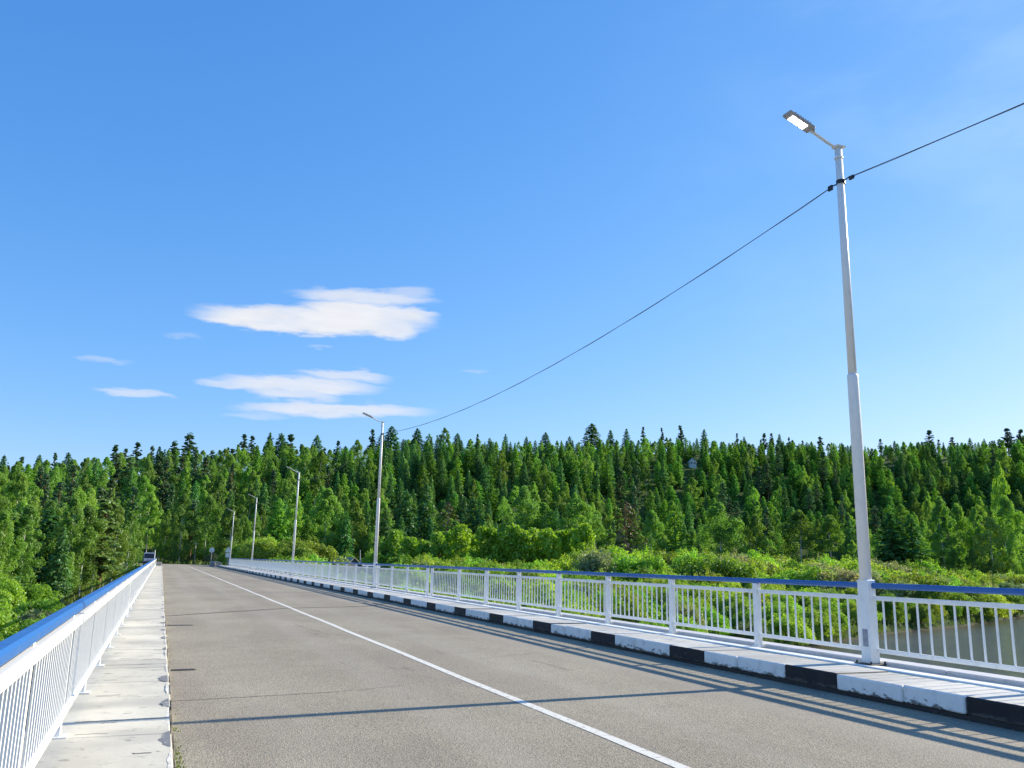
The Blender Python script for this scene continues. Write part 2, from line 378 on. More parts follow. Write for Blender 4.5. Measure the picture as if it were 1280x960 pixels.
# road sheet, widening and bending left beyond the bridge
def strip(name,left,right,z,m,sub=1):
    b=MB(); n=len(left); vs=[(x,y,z) for x,y in left]+[(x,y,z) for x,y in right]
    b.add(vs,[(i,n+i,n+i+1,i+1) for i in range(n-1)]); return struct(name,b,m)
L=[(XL,-400),(XL,0),(XL,100),(XL,144),(-.6,150),(-2.5,157),(-6,163),(-12,168.5),(-22,173),(-40,175),(-70,172)]
Rr=[(XK,-400),(XK,0),(XK,100),(XK,147),(8.7,156),(8.5,166),(6.5,174),(1,181),(-14,186),(-38,186),(-70,183)]
strip('road',L,Rr,0,MAT['asphalt'])
def path_strip(name,pts,wd,z,m):
    l=[];r=[]
    for i,p in enumerate(pts):
        a=Vector(pts[max(i-1,0)]); c=Vector(pts[min(i+1,len(pts)-1)]); t=(c-a).normalized(); nn=Vector((-t.y,t.x))
        l.append((p[0]+nn.x*wd/2,p[1]+nn.y*wd/2)); r.append((p[0]-nn.x*wd/2,p[1]-nn.y*wd/2))
    return strip(name,l,r,z,m)
cl=[(4.07+.012*math.sin(i*1.7),y) for i,y in enumerate(np.linspace(-60,140,101))]+[(4.0,146),(3.8,152),(3.2,158)]
path_strip('road_marking',cl,.125,.004,MAT['line'])
# joints and cracks in the asphalt
def wob(p,q,n,a): return [(p[0]+(q[0]-p[0])*t+random.uniform(-a,a),p[1]+(q[1]-p[1])*t+random.uniform(-a,a)) for t in np.linspace(0,1,n)]
path_strip('road_seam',wob((.28,25.5),(4,29.2),18,.03)+wob((4.1,29.25),(6.7,30.2),10,.03)+wob((6.8,30.3),(8.5,33.1),10,.03),.10,.005,MAT['tar'])
path_strip('road_seam',wob((.28,58.7),(8.5,66.0),30,.03),.13,.005,MAT['tar'])
path_strip('road_seam',wob((.28,91.8),(8.5,99),30,.03),.15,.005,MAT['tar'])
path_strip('road_crack',wob((.26,10.75),(2.2,11.0),24,.012),.016,.005,MAT['tar'])
path_strip('road_crack',wob((2.2,11.0),(3.1,11.35),14,.012),.009,.005,MAT['tar'])
for a,c in (((.3,17.5),(2.3,17.8)),((5,14),(6.4,14.8)),((3.5,19),(3.2,22)),((1.4,40),(6,41)),((.3,49),(5,50)),((2,78),(8,80))):
    path_strip('road_crack',wob(a,c,16,.015),.010,.005,MAT['tar'])
b=MB()
for (x0,x1,y) in ((.28,.62,13.58),(.28,.86,22.1)):
    b.add([(x0,y-.09,.006),(x1,y-.06,.006),(x1-.03,y+.11,.006),(x0,y+.09,.006)],[(0,1,2,3)])
struct('road_drain_slots',b,MAT['tar'])
# left pavement: slabs with open joints
b=MB(); y=-12.
PAINT=0
while y<142.5:
    ln=random.choice((1.0,1.5,1.5,2.0,1.3))
    if y+ln>142.6: ln=142.6-y
    g=.007; dz=random.uniform(-.004,.004); sk=random.uniform(-.02,.02)
    xe=XL+random.uniform(-.012,.008)
    b.box(-.98,xe,y+g,y+ln-g,-.165,.05+dz,ch=.012); y+=ln
struct('pavement',b,MAT['slab'])
b=MB(); b.box(-.96,XL-.02,-12,142.5,-.168,.025); struct('pavement_bed',b,MAT['tar'])
# painted edge of the left kerb: short worn white and black dabs
bw=MB(); bk=MB(); y=2.
while y<140:
    t=bw if int(y)%2 else bk; ln=random.uniform(.75,.95) if t is bw else random.uniform(.35,.75); w0=random.uniform(.02,.04) if t is bw else random.uniform(.05,.13)
    n=12; ys=[y+ln*i/n for i in range(n+1)]; wv=[.004+w0*math.sin(PI*i/n)**.6*random.uniform(.6,1.0) for i in range(n+1)]
    if t is bw or random.random()<.6:
        t.add([(XL-.014,q,.0547) for q in ys]+[(XL-.014-wv[i],ys[i],.0547) for i in range(n+1)],[(i,i+1,n+2+i,n+1+i) for i in range(n)])
        t.add([(XL+.011,y,.004),(XL+.011,y+ln,.004),(XL+.011,y+ln,.05),(XL+.011,y,.05)],[(0,1,2,3)])
    y+=1.0
struct('kerb_paint_white',bw,MAT['dabwhite']); struct('kerb_paint_black',bk,MAT['dabblack'])
for k in range(46):
    x0=random.uniform(-.6,.05); y0=random.choice((random.uniform(4,18),random.uniform(10,60))); ln=random.uniform(.06,.28); 
    path_strip('pavement_crack',wob((x0,y0),(x0+ln,y0+random.uniform(-.05,.05)),7,.012),random.uniform(.008,.022),.0562,MAT['tar'])
for y0 in (9.35,13.9,17.8,23.5,31):
    path_strip('pavement_crack',wob((-.6,y0),(.21,y0+.05),22,.012),random.uniform(.012,.022),.0559,MAT['tar'])
# right kerb: painted blocks, black 1.07 m / white 2 m
b=MB(); edges=[]; k=-6
while True:
    y=9.28+3.0*k
    if y>146: break
    edges.append((y,y+1.04,1)); 
    if random.random()<.5: sp=y+1.04+random.uniform(.5,1.4); edges+= [(y+1.04,sp,0),(sp,y+3.0,0)]
    else: edges.append((y+1.04,y+3.0,0))
    k+=1
for (a,c,m_) in edges:
    jx=random.uniform(-.012,.012); jz=random.uniform(-.008,.008); g=random.choice((.003,.004,.008))
    o=len(b.f); b.box(XK+jx,9.28,a+g,c-g,.052+random.uniform(-.006,.010),.252+jz,ch=.016)
    # faces turned to the road get the paint, tops stay concrete
    for i in range(o,len(b.f)):
        vs=[Vector(b.v[q]) for q in b.f[i]]; n=(vs[1]-vs[0]).cross(vs[2]-vs[0]).normalized()
        b.mi[i]=(2 if abs(n.z)>.9 else (1 if m_ else 0))
struct('kerb',b,[MAT['kerbwhite'],MAT['kerbblack'],MAT['kerbtop']])
b=MB(); b.box(XK+.022,9.25,-12,146,-.165,.05); struct('kerb_foundation',b,MAT['tar'])
# right pavement behind the kerb: white painted strip and raised edge beam
b=MB(); y=-12
while y<142.5:
    b.box(9.29,9.98,y+.004,min(y+3,142.5)-.004,-.165,.226+random.uniform(-.003,.003),ch=.008); y+=3
struct('walkway',b,MAT['kerbtop'])
b=MB(); y=-12
while y<142.5:
    b.box(9.52,9.80,y+.004,min(y+3,142.5)-.004,.2,.236,ch=.004); y+=3
struct('walkway_paint_strip',b,MAT['white'])
b=MB(); y=-12
while y<142.5:
    b.box(9.985,10.34,y+.004,min(y+3,142.5)-.004,-.165,.285,ch=.012); y+=3
struct('walkway_edge_beam',b,MAT['beam'])
path_strip('walkway_seam',[(8.62,9.35),(9.3,9.7)],.05,.238,MAT['tar'])
# verge gravel beyond the bridge
b=MB(); b.add([(-9,143.1,-.02),(XL+.2,143.1,-.02),(XL+.2,160,-.02),(-9,160,-.02)],[(0,1,2,3)]); b.add([(XK-.2,143.1,-.02),(14,143.1,-.02),(14,182,-.02),(XK-.2,182,-.02)],[(0,1,2,3)]); struct('gravel_verge',b,MAT['gravel'])

# ------------------------------------------------------------------ railings
def railing(name,label,xp,ys,ztop,zw1,zw0,zl1,zl0,zb,side,detail_to,group,skip=(),pw=.05,pitch=.2,rw=.055,rh=.082,bx=.012,by=.0095):
    """ys: post positions; rails run between them. side=+1: right railing."""
    ya,yb=ys[0],ys[-1]; root=thing(name,label,'railing',(xp,ya,zb),group)
    P=lambda y:(0,y-ya,0)
    H=ztop-zb
    b=MB(); b.box(-rw,rw,-.1,yb-ya+.1,H-rh,H,ch=.02); obj('handrail',b,MAT['blue'],root)
    pm=MB(); pm.box(-pw,pw,-pw*1.1,pw*1.1,0.0,H-rh-.001,ch=.006); pmesh=pm.mesh('post',MAT['white'])
    bp=MB(); bp.box(-.085,.085,-.085,.085,.0,.012); bpm=bp.mesh('base_plate',MAT['white'])
    for y in ys:
        if y in skip: continue
        p=link('post',pmesh,root,P(y))
        if y<detail_to and y>0: link('base_plate',bpm,p)
    bal=MB(); bal.box(-bx,bx,-by,by,zl1-zb-.002,zw0-zb+.002); balm=bal.mesh('baluster',MAT['white'])
    cache={}
    for i in range(len(ys)-1):
        a,c=ys[i],ys[i+1]; ln=round(c-a,3)
        if ln<.9: continue
        nb=max(3,round(ln/pitch)-1); near=(a<detail_to and c>0)
        key=(ln,near)
        if key not in cache:
            b=MB(); q=.056 if side>0 else .004; b.box(-.03,.03,q,ln-q,zw0-zb,zw1-zb,ch=.006); b.box(-.026,.026,q,ln-q,zl0-zb,zl1-zb,ch=.006)
            if not near:
                for k in range(nb):
                    y=ln*(k+1)/(nb+1); b.box(-bx,bx,y-by,y+by,zl1-zb-.002,zw0-zb+.002)
            cache[key]=b.mesh('panel',MAT['white'])
        p=link('panel',cache[key],root,(.0 if side>0 else .032,a-ya,0))
        if near:
            for k in range(nb): link('baluster',balm,p,(0,ln*(k+1)/(nb+1),0))
    return root
def seq(a,b,n): return [a+(b-a)*i/n for i in range(n+1)]
RG='white railings with blue handrails along the right side of the bridge'
ra=dict(ztop=1.405,zw1=1.215,zw0=1.152,zl1=.465,zl0=.405,zb=.23)
railing('railing','nearest section of the right railing, running out of the picture beside the big lamp post',XR+.035,seq(-9.2,10.0,7)[:-1]+[10.15],side=1,skip=(10.15,),detail_to=34,group=RG,**ra)
railing('railing','right railing section between the nearest lamp post and the pair of close-set posts',XR+.035,[10.25,12.87,15.65,18.43,21.2,23.98,26.75,29.55,32.9],skip=(10.25,),side=1,detail_to=34,group=RG,**ra)
railing('railing','right railing section passing the second lamp post, starting at the pair of close-set posts',XR+.035,[33.52]+seq(36.6,66.0,11),side=1,detail_to=34,group=RG,**ra)
railing('railing','right railing section around the third lamp post',XR+.035,seq(66.6,99.0,12),side=1,detail_to=34,group=RG,**ra)
railing('railing','farthest right railing section, by the two most distant lamp posts',XR+.035,seq(99.6,143.0,16),side=1,detail_to=34,group=RG,**ra)
LG='white railings with blue handrails along the left side of the bridge'
la=dict(ztop=1.15,zw1=1.045,zw0=.955,zl1=.305,zl0=.235,zb=.05)
railing('railing','nearest section of the left railing at the lower left corner of the photo',-.69,[.88+2.6*i for i in range(-3,10)],side=-1,pw=.03,pitch=.135,rw=.054,rh=.08,bx=.007,by=.017,detail_to=30,group=LG,**la)
railing('railing','second section of the left railing, next after the one at the lower left corner',-.69,[24.9+2.6*i for i in range(0,17)],side=-1,pw=.03,pitch=.135,rw=.054,rh=.08,bx=.007,by=.017,detail_to=30,group=LG,**la)
railing('railing','third section of the left railing, well down the bridge',-.69,[67.1+2.6*i for i in range(0,13)],side=-1,pw=.03,pitch=.135,rw=.054,rh=.08,bx=.007,by=.017,detail_to=30,group=LG,**la)
railing('railing','farthest section of the left railing, ending at the slim white post',-.69,[98.9+2.6*i for i in range(0,18)],side=-1,pw=.03,pitch=.135,rw=.054,rh=.08,bx=.007,by=.017,detail_to=30,group=LG,**la)

# ------------------------------------------------------------------ lamp posts
def make_lamp(label,y,lit):
    t=thing('street_lamp',label,'street lamp',(XR-.01,y,.236),'lamp posts along the right railing')
    b=MB(); b.box(-.09,.08,-.102,.102,.01,1.215,ch=.012); base=obj('base_box',b,MAT['polewhite'],t)
    b=MB(); b.box(-.094,-.07,-.06,.045,.25,.50,ch=.003); obj('hatch',b,MAT['hatch'],base)
    b=MB(); b.box(-.17,.15,-.17,.17,-.002,.014,ch=.004)
    for sx in (-.14,.12):
        for sy in (-.14,.14): b.tube([(sx,sy,.014),(sx,sy,.05)],.014,6)
    obj('base_plate',b,MAT['dark'],t)
    b=MB(); b.tube([(-.01,0,1.2),(-.01,0,4.32),(-.01,0,4.36),(-.01,0,4.38)],[.088,.084,.084,.066],14); b.tube([(-.01,0,4.37),(-.01,0,8.25)],[.066,.058],14); obj('pole',b,MAT['polewhite'],t,smooth=True)
    b=MB(); b.box(-.09,.09,-.075,.075,8.25,8.28,ch=.006); b.tube([(.02,0,8.262),(-.12,0,8.266),(-.25,0,8.31),(-.58,0,8.45)],.026,10); b.tube([(-.01,0,8.05),(-.01,0,8.08)],.075,12); obj('arm',b,MAT['polewhite'],t)
    # luminaire in its own frame: x from root (0) to tip (-.58)
    ang=math.radians(21)
    lum=MB(); lum.box(-.58,0,-.12,.12,-.03,.035,ch=.025)
    for k in range(7): lum.box(-.46+k*.055,-.44+k*.055,-.1,.1,.033,.052)
    lum.box(-.06,.05,-.05,.05,-.028,.03,ch=.012)
    me=lum.mesh('lamp_head',MAT['grey']); lo=link('lamp_head',me,t,(-.55,0,8.455)); lo.rotation_euler=(0,ang,0); lo.scale=(.94,.9,.9)
    ln=MB()
    for k in range(3):
        for j in (-1,1): ln.box(-.475+k*.118,-.382+k*.118,j*.04-.033,j*.04+.033,-.040,-.0285,ch=.004)
    link('lens',ln.mesh('lens',MAT['led'] if lit else MAT['lens']),lo)
    return t
LAMPS=[(10.2,True,'tall white lamp post nearest the camera with its lamp lit'),(42.5,False,'second nearest white lamp post, its lamp unlit, reaching above the treeline'),(71.6,False,'third lamp post from the camera, standing alone in front of the woods'),(105.7,False,'fourth lamp post, the right one of the far pair'),(140.4,False,'smallest and farthest lamp post at the end of the bridge')]
for y,lit,lb in LAMPS: make_lamp(lb,y,lit)
# cable and its clamps
def clamp(y,lab):
    t=thing('cable_clamp',lab,'cable clamp',(XR-.01,y,7.87),'cable clamps on the lamp posts')
    b=MB(); b.tube([(0,0,-.035),(0,0,.035)],.075,14); obj('band',b,MAT['dark'],t)
    for s in (-1,1):
        b=MB(); b.tube([(0,s*.07,.0),(0,s*.2,.02),(0,s*.3,-.02)],.012,6); b.box(-.02,.02,s*.24-.05,s*.24+.05,-.045,.045 if s>0 else .02,ch=.008); obj('tension_grip',b,MAT['dark'],t)
for i,(y,lit,lb) in enumerate(LAMPS):
    clamp(y,['black clamp holding the cable on the nearest lamp post','black clamp holding the cable on the second lamp post','black clamp on the third lamp post from the camera','black clamp on the fourth lamp post','black clamp on the farthest lamp post'][i])
def cable(ya,yb,za,zb,sag,label):
    b=MB(); n=40; pts=[]
    for i in range(n+1):
        t=i/n; pts.append((XR-.01,ya+(yb-ya)*t,za+(zb-za)*t-sag*4*t*(1-t)))
    b.tube(pts,.007,6); p2=[(p[0]+.010*math.sin(i*1.9),p[1],p[2]-.010) for i,p in enumerate(pts)]; b.tube(p2,.004,5)
    tag(obj('overhead_cable',b,MAT['cable'],smooth=True),label,'cable','overhead cable spans between the lamp posts')
cable(10.5,42.2,7.87,7.87,.80,'thin dark cable sagging across the sky between the nearest and second lamp posts')
cable(9.9,-22,7.87,7.87,.85,'dark cable running from the nearest lamp post up out of the picture to the right')
for (a,c),l in zip(((42.8,71.3),(71.9,105.4),(106,140.1)),('cable span between the second and third lamp posts, in front of the woods','cable span between the third and fourth lamp posts','cable span between the two farthest lamp posts')): cable(a,c,7.87,7.87,.7,l)

# ------------------------------------------------------------------ far end of the bridge
t=thing('slim_post','slim white post at the far end of the left railing','post',(-.95,143.3,0)); b=MB(); b.tube([(0,0,0),(0,0,2.35)],.06,8); obj('shaft',b,MAT['white'],t); b=MB(); b.box(-.1,.1,-.1,.1,0,.06,ch=.01); obj('foot',b,MAT['concrete'],t)
b=MB(); b.box(-.72,.12,142.75,143.6,-.05,.62,ch=.05); tag(obj('concrete_block',b,MAT['concrete']),'dark grey concrete block closing the end of the left pavement','block')
b=MB(); b.prism([(7.75,-.05),(9.35,-.05),(9.2,.62),(8.9,.78),(8.1,.78),(7.85,.6)],149.6,158.2); b.box(8.0,8.25,148.4,149.5,-.05,.6,ch=.06); tag(obj('concrete_barrier',b,MAT['concrete']),'long weathered concrete barrier on the right where the bridge ends','barrier')
def sign(label,x,y,kind):
    t=thing('road_sign',label,'road sign',(x,y,-.02)); b=MB(); top=3.1
    b.tube([(0,0,0),(0,0,top)],.045,8); obj('post',b,MAT['galv'],t)
    if kind=='round':
        b=MB(); b.tube([(0,-.06,2.6),(0,-.035,2.6)],.40,24); obj('sign_plate',b,MAT['signface'],t)
    else:
        b=MB(); b.prism([(-.5,2.3),(.5,2.3),(.04,3.15),(-.04,3.15)],-.07,-.05); obj('sign_plate',b,MAT['signface'],t)
        b=MB(); b.prism([(-.36,1.5),(.36,1.5),(.36,2.15),(-.36,2.15)],-.07,-.05); obj('sign_plate',b,MAT['signface'],t)
sign('pale round road sign on a post past the right end of the bridge',7.45,147.5,'round')
sign('pale triangular sign above a second plate beside the farthest lamp post',9.75,144.4,'tri')
t=thing('pale_post','thin pale post in front of the dark woods beyond the end of the road','post',(6.2,185,float(height(6.2,185)))); b=MB(); b.tube([(0,0,0),(0,0,4.4)],.07,8); obj('shaft',b,MAT['signface'],t); b=MB(); b.box(-.5,.5,-.04,.04,4.1,4.2); obj('crossbar',b,MAT['signface'],t)
t=thing('marker_post','small white marker post on the bank beyond the left railing','post',(-8.0,126,float(height(-8.,126)))); b=MB(); b.tube([(0,0,0),(0,0,3.3)],.07,8); obj('shaft',b,MAT['white'],t); b=MB(); b.box(-.09,.09,-.09,.09,3.3,3.36,ch=.01); obj('cap',b,MAT['white'],t)
# van
def van():
    t=thing('parked_van','blue grey van with dark windscreen waiting behind the far end of the left railing','van',(-1.75,151.5,-.02))
    prof=[(-2.2,.35),(-2.25,.95),(-1.75,1.05),(-1.15,1.88),(-.8,1.98),(2.0,2.0),(2.2,1.85),(2.25,.5),(2.15,.35)]
    b=MB(); b.prism(prof,-.84,.84,'X'); me=b.mesh('body',MAT['van'])
    bm=bmesh.new(); bm.from_mesh(me); bmesh.ops.bevel(bm,geom=bm.edges[:],offset=.06,segments=2,affect='EDGES'); bm.to_mesh(me); bm.free()
    body=link('body',me,t)
    b=MB(); b.add([(-.76,-1.76,1.09),(.76,-1.76,1.09),(.70,-1.20,1.86),(-.70,-1.20,1.86),(-.76,-1.70,1.09),(.76,-1.70,1.09),(.70,-1.14,1.86),(-.70,-1.14,1.86)],[(0,1,2,3),(7,6,5,4),(0,4,5,1),(1,5,6,2),(2,6,7,3),(3,7,4,0)]); obj('windscreen',b,MAT['glass'],t)
    for s in (-1,1):
        b=MB(); b.box(s*.845-.008,s*.845+.008,-1.0,.1,1.2,1.75,ch=.005); b.box(s*.845-.008,s*.845+.008,.25,1.9,1.2,1.75,ch=.005); obj('side_window',b,MAT['glass'],t)
        b=MB(); b.tube([(s*.6,-2.3,.82),(s*.6,-2.24,.82)],.12,14); obj('headlight',b,MAT['chrome'],t)
        b=MB(); b.box(s*1.0-.1,s*1.0+.1,-1.35,-1.25,1.25,1.5,ch=.03); obj('mirror',b,MAT['rubber'],t)
        for yy in (-1.4,1.4):
            b=MB(); b.tube([(s*.62,yy,.36),(s*.86,yy,.36)],.36,18); wv=obj('wheel',b,MAT['rubber'],t); b=MB(); b.tube([(s*.86,yy,.36),(s*.875,yy,.36)],.2,14); obj('rim',b,MAT['galv'],wv)
    b=MB(); b.box(-.8,.8,-2.36,-2.27,.38,.6,ch=.03); obj('bumper',b,MAT['rubber'],t)
    b=MB(); b.tube([(-.7,-.6,2.12),(-.7,1.7,2.12)],.025,6); b.tube([(.7,-.6,2.12),(.7,1.7,2.12)],.025,6)
    for yy in (-.5,.3,1.0,1.6): b.tube([(-.75,yy,2.12),(.75,yy,2.12)],.025,6); b.tube([(-.7,yy,1.98),(-.7,yy,2.12)],.02,6); b.tube([(.7,yy,1.98),(.7,yy,2.12)],.02,6)
    obj('roof_rack',b,MAT['rubber'],t)
    return t
van()
# buildings at the foot of the hill
def gable_house(name,label,x,y,rz,w_,d,hw,hr,mw,mr,windows=True,z=None):
    z=float(height(x,y))-.2 if z is None else z
    t=thing(name,label,'house' if 'hut' not in name else 'hut',(x,y,z),None,rz)
    b=MB(); b.prism([(-w_/2,0),(w_/2,0),(w_/2,hw),(0,hr-.02),(-w_/2,hw)],-d/2,d/2); obj('wall',b,mw,t)
    b=MB(); e=.35
    for s in (-1,1):
        sl=(hr-hw)/(w_/2); x1=s*(w_/2+e); z1=hw-sl*e
        b.add([(0,-d/2-e,hr),(x1,-d/2-e,z1),(x1,d/2+e,z1),(0,d/2+e,hr),(0,-d/2-e,hr+.14),(x1,-d/2-e,z1+.14),(x1,d/2+e,z1+.14),(0,d/2+e,hr+.14)],[(0,1,2,3),(7,6,5,4),(0,4,5,1),(1,5,6,2),(2,6,7,3),(3,7,4,0)])
    obj('roof',b,mr,t)
    if windows:
        for s in (-1,1):
            b=MB(); b.box(s*w_*.24-w_*.11,s*w_*.24+w_*.11,-d/2-.04,-d/2+.02,hw*.4,hw*.85,ch=.01); f=obj('window',b,MAT['glass'],t)
            b=MB(); b.box(s*w_*.24-.03,s*w_*.24+.03,-d/2-.06,-d/2-.042,hw*.4,hw*.85); obj('glazing_bar',b,mw,f)
        b=MB(); b.box(w_/2-.02,w_/2+.04,-.45,.45,.1,hw*.85,ch=.01); obj('door',b,MAT['plank'],t)
    return t
gable_house('village_house','small house with grey green gable roof behind the railing left of the second lamp post',32.5,168,math.radians(28),5.2,6.5,2.1,4.0,MAT['plank'],MAT['roofgreen'])
t=thing('long_shed','long low dark plank shed beside the grey green roofed house','shed',(38.0,168,float(height(38,168))-.2),None,math.radians(-14)); b=MB(); b.box(-3.6,3.6,-1.6,1.6,0,2.9); obj('wall',b,MAT['plank'],t); b=MB(); b.prism([(-2.0,2.9),(2.0,3.3),(2.0,3.4),(-2.0,3.0)],-3.9,3.9,'X'); obj('roof',b,MAT['roofgrey'],t)
b=MB(); b.box(-1.0,.2,-1.68,-1.603,.1,1.8); obj('door',b,MAT['bark'],t)
t=thing('small_kiosk','small dark shed with a pale flat top just right of the second lamp post','shed',(42.6,165.5,float(height(42.6,165.5))-.2),None,math.radians(-10)); b=MB(); b.box(-1.0,1.0,-1.0,1.0,0,3.4,ch=.03); obj('wall',b,MAT['plank'],t); b=MB(); b.box(-1.2,1.2,-1.25,1.2,3.4,3.65,ch=.03); obj('roof',b,MAT['roofgrey'],t)
t=thing('utility_pole','leaning bare wooden pole beside the dark shed left of the second lamp post','pole',(36.8,171,float(height(36.8,171))-.1)); b=MB(); b.tube([(0,0,0),(-.35,0,5.8)],[.12,.08],8); obj('shaft',b,MAT['galv'],t); b=MB(); b.tube([(.9,0,0),(-.2,0,4.2)],[.09,.07],8); obj('brace',b,MAT['galv'],t)
gx,gy=149.,176.; t=thing('grey_shed','pale grey flat roofed shed half hidden by bushes left of the nearest lamp post','shed',(gx,gy,0),None,math.radians(-40)); gz=float(height(gx,gy)); t.location.z=gz-.2; b=MB(); b.box(-3.2,3.2,-1.8,1.8,0,4.9); obj('wall',b,MAT['concrete'],t); b=MB(); b.box(-3.5,3.5,-2.1,2.1,4.9,5.4,ch=.03); obj('roof',b,MAT['roofgrey'],t)
b=MB(); b.box(-1.6,-.6,-1.86,-1.803,2.4,4.0,ch=.01); obj('window',b,MAT['glass'],t)
t=thing('pale_mast','thin white mast standing beside the pale grey shed','post',(gx-2,gy-3.0,gz-.1)); b=MB(); b.tube([(0,0,0),(0,0,7.0)],.09,8); obj('shaft',b,MAT['white'],t); b=MB(); b.tube([(0,0,7),(0,0,7.3)],[.14,.1],8); obj('cap',b,MAT['white'],t)
hx,hy=372*math.sin(math.radians(33.8)),372*math.cos(math.radians(33.8)); hz=float(height(hx,hy))+1.9
gable_house('hillside_hut','tiny white hut with dark windows high among the conifers right of the tallest skyline spruce',hx,hy,math.radians(-20),2.7,3.0,1.7,3.1,MAT['hutwhite'],MAT['hutwhite'],True,hz-1.4)
b=MB(); b.box(-1.5,1.5,-1.6,1.6,-6,-.003); 
o=obj('foundation',b,MAT['hutwhite'],bpy.data.objects['hillside_hut'])

# ------------------------------------------------------------------ vegetation
def unit(v): return v/np.maximum(np.linalg.norm(v,axis=-1,keepdims=True),1e-9)
class LeafB:
    def __init__(s): s.c=[];s.n=[];s.t=[];s.w=[];s.l=[]
    def add(s,c,n,t,w_,l):
        k=len(c); s.c.append(c); s.n.append(n); s.t.append(t); s.w.append(np.broadcast_to(w_,(k,)).astype(float)); s.l.append(np.broadcast_to(l,(k,)).astype(float))
    def arrays(s):
        c=np.concatenate(s.c); n=unit(np.concatenate(s.n)); t=np.concatenate(s.t); w_=np.concatenate(s.w)[:,None]; l=np.concatenate(s.l)[:,None]
        t=unit(t-n*np.sum(t*n,-1,keepdims=True)); bt=np.cross(n,t)
        # kite-shaped leaf clump: four corners, bent a little
        v=np.stack([c-t*l*.5,c+bt*w_*.5+n*w_*.12,c+t*l*.5,c-bt*w_*.5+n*w_*.12],1)
        return v.reshape(-1,3)
def leaf_mesh(name,lb,m,extra=None):
    v=lb.arrays(); nq=len(v)//4
    me=bpy.data.meshes.new(name); ev=np.array(extra.v) if extra else np.zeros((0,3)); 
    if extra is None:
        me.vertices.add(len(v)); me.vertices.foreach_set('co',v.ravel()); me.loops.add(nq*4); me.loops.foreach_set('vertex_index',np.arange(nq*4,dtype=np.int32))
        me.polygons.add(nq); me.polygons.foreach_set('loop_start',np.arange(nq,dtype=np.int32)*4)
        me.materials.append(m); me.update(calc_edges=True)
    return me
def rand_dir(n):
    v=rng.normal(size=(n,3)); return unit(v)
def trunk_mb(h,r,lean=.02,limbs=0,z0=.3,spread=1.5,mi=0,top=.97):
    b=MB(); n=7; lx,ly=rng.uniform(-lean,lean,2)*h; pts=[(lx*(i/n)**1.5,ly*(i/n)**1.5,-.4+(h*top+.4)*i/n) for i in range(n+1)]
    b.tube(pts,[r*(1-.9*(i/n)**1.1) for i in range(n+1)],7)
    for k in range(limbs):
        t=rng.uniform(z0,.9); a=rng.uniform(0,2*PI); z=h*t; o=(lx*t**1.5,ly*t**1.5,z); ln=spread*(1.15-t)*rng.uniform(.7,1.2)
        b.tube([o,(o[0]+math.cos(a)*ln*.5,o[1]+math.sin(a)*ln*.5,z+ln*.35),(o[0]+math.cos(a)*ln,o[1]+math.sin(a)*ln,z+ln*.5)],[r*.35*(1.1-t),r*.2*(1.1-t),r*.06],5)
    return b
def gen_conifer(h,r0,base,dens,droop,ragged,leafw,power=.85,whorl=.55):
    lb=LeafB(); z=base*h; k=0
    while z<h*.985:
        f=(z-base*h)/(h-base*h); rad=r0*((1-f)**power)*rng.uniform(1-ragged,1+ragged*.5)+.08
        if f<.12: rad*=.55+f*3.7
        nb=max(4,int(8*dens*(.5+.6*(1-f)))); a0=rng.uniform(0,2*PI)
        for q in range(nb):
            a=a0+2*PI*q/nb+rng.uniform(-.25,.25); L_=rad*rng.uniform(.7,1.12)
            d=np.array([math.cos(a),math.sin(a),0]); m_=max(3,int(L_*7*dens))
            s=np.sqrt(rng.uniform(.02,1,m_)); sag=-droop*L_*(s**1.4)+.06*L_*s
            side=rng.normal(0,.14,m_)*(L_*.65)*(.35+s*.65)
            sd=np.array([-d[1],d[0],0])
            c=d[None]*(s*L_)[:,None]+sd[None]*side[:,None]+np.array([0,0,z])[None]+np.stack([0*s,0*s,sag+rng.normal(0,.08,m_)],-1)
            nrm=np.array([0,0,1.0])[None]+d[None]*.45+rng.normal(0,.42,(m_,3))
            tg=d[None]*1.0+sd[None]*rng.normal(0,.5,(m_,1))+np.array([0,0,-droop])[None]+rng.normal(0,.2,(m_,3))
            lb.add(c,nrm,tg,leafw*rng.uniform(.6,1.2,m_),leafw*rng.uniform(1.3,2.4,m_))
        z+=whorl*rng.uniform(.75,1.2)*(h/15)*(1.05-.45*f)
    # leader
    m_=10; zz=np.linspace(h*.93,h*1.0,m_); lb.add(np.stack([rng.normal(0,.03,m_),rng.normal(0,.03,m_),zz],-1),rand_dir(m_),np.tile([0,0,1.],(m_,1)),leafw*.5,leafw*1.6)
    return lb
def clump(lb,c,rad,n,leaf,flat=.75,outw=.6,droop=0.,elong=1.5,upb=.25):
    d=rand_dir(n); rr=rng.uniform(.45,1.0,n)**.6; p=d*rr[:,None]*rad*np.array([1,1,flat])
    nrm=d*outw+rng.normal(0,.55,(n,3))+np.array([0,0,upb])
    tg=rng.normal(0,1,(n,3))+np.array([0,0,-droop*3])
    lb.add(np.asarray(c)[None]+p,nrm,tg,leaf*rng.uniform(.6,1.25,n),leaf*elong*rng.uniform(.7,1.3,n))
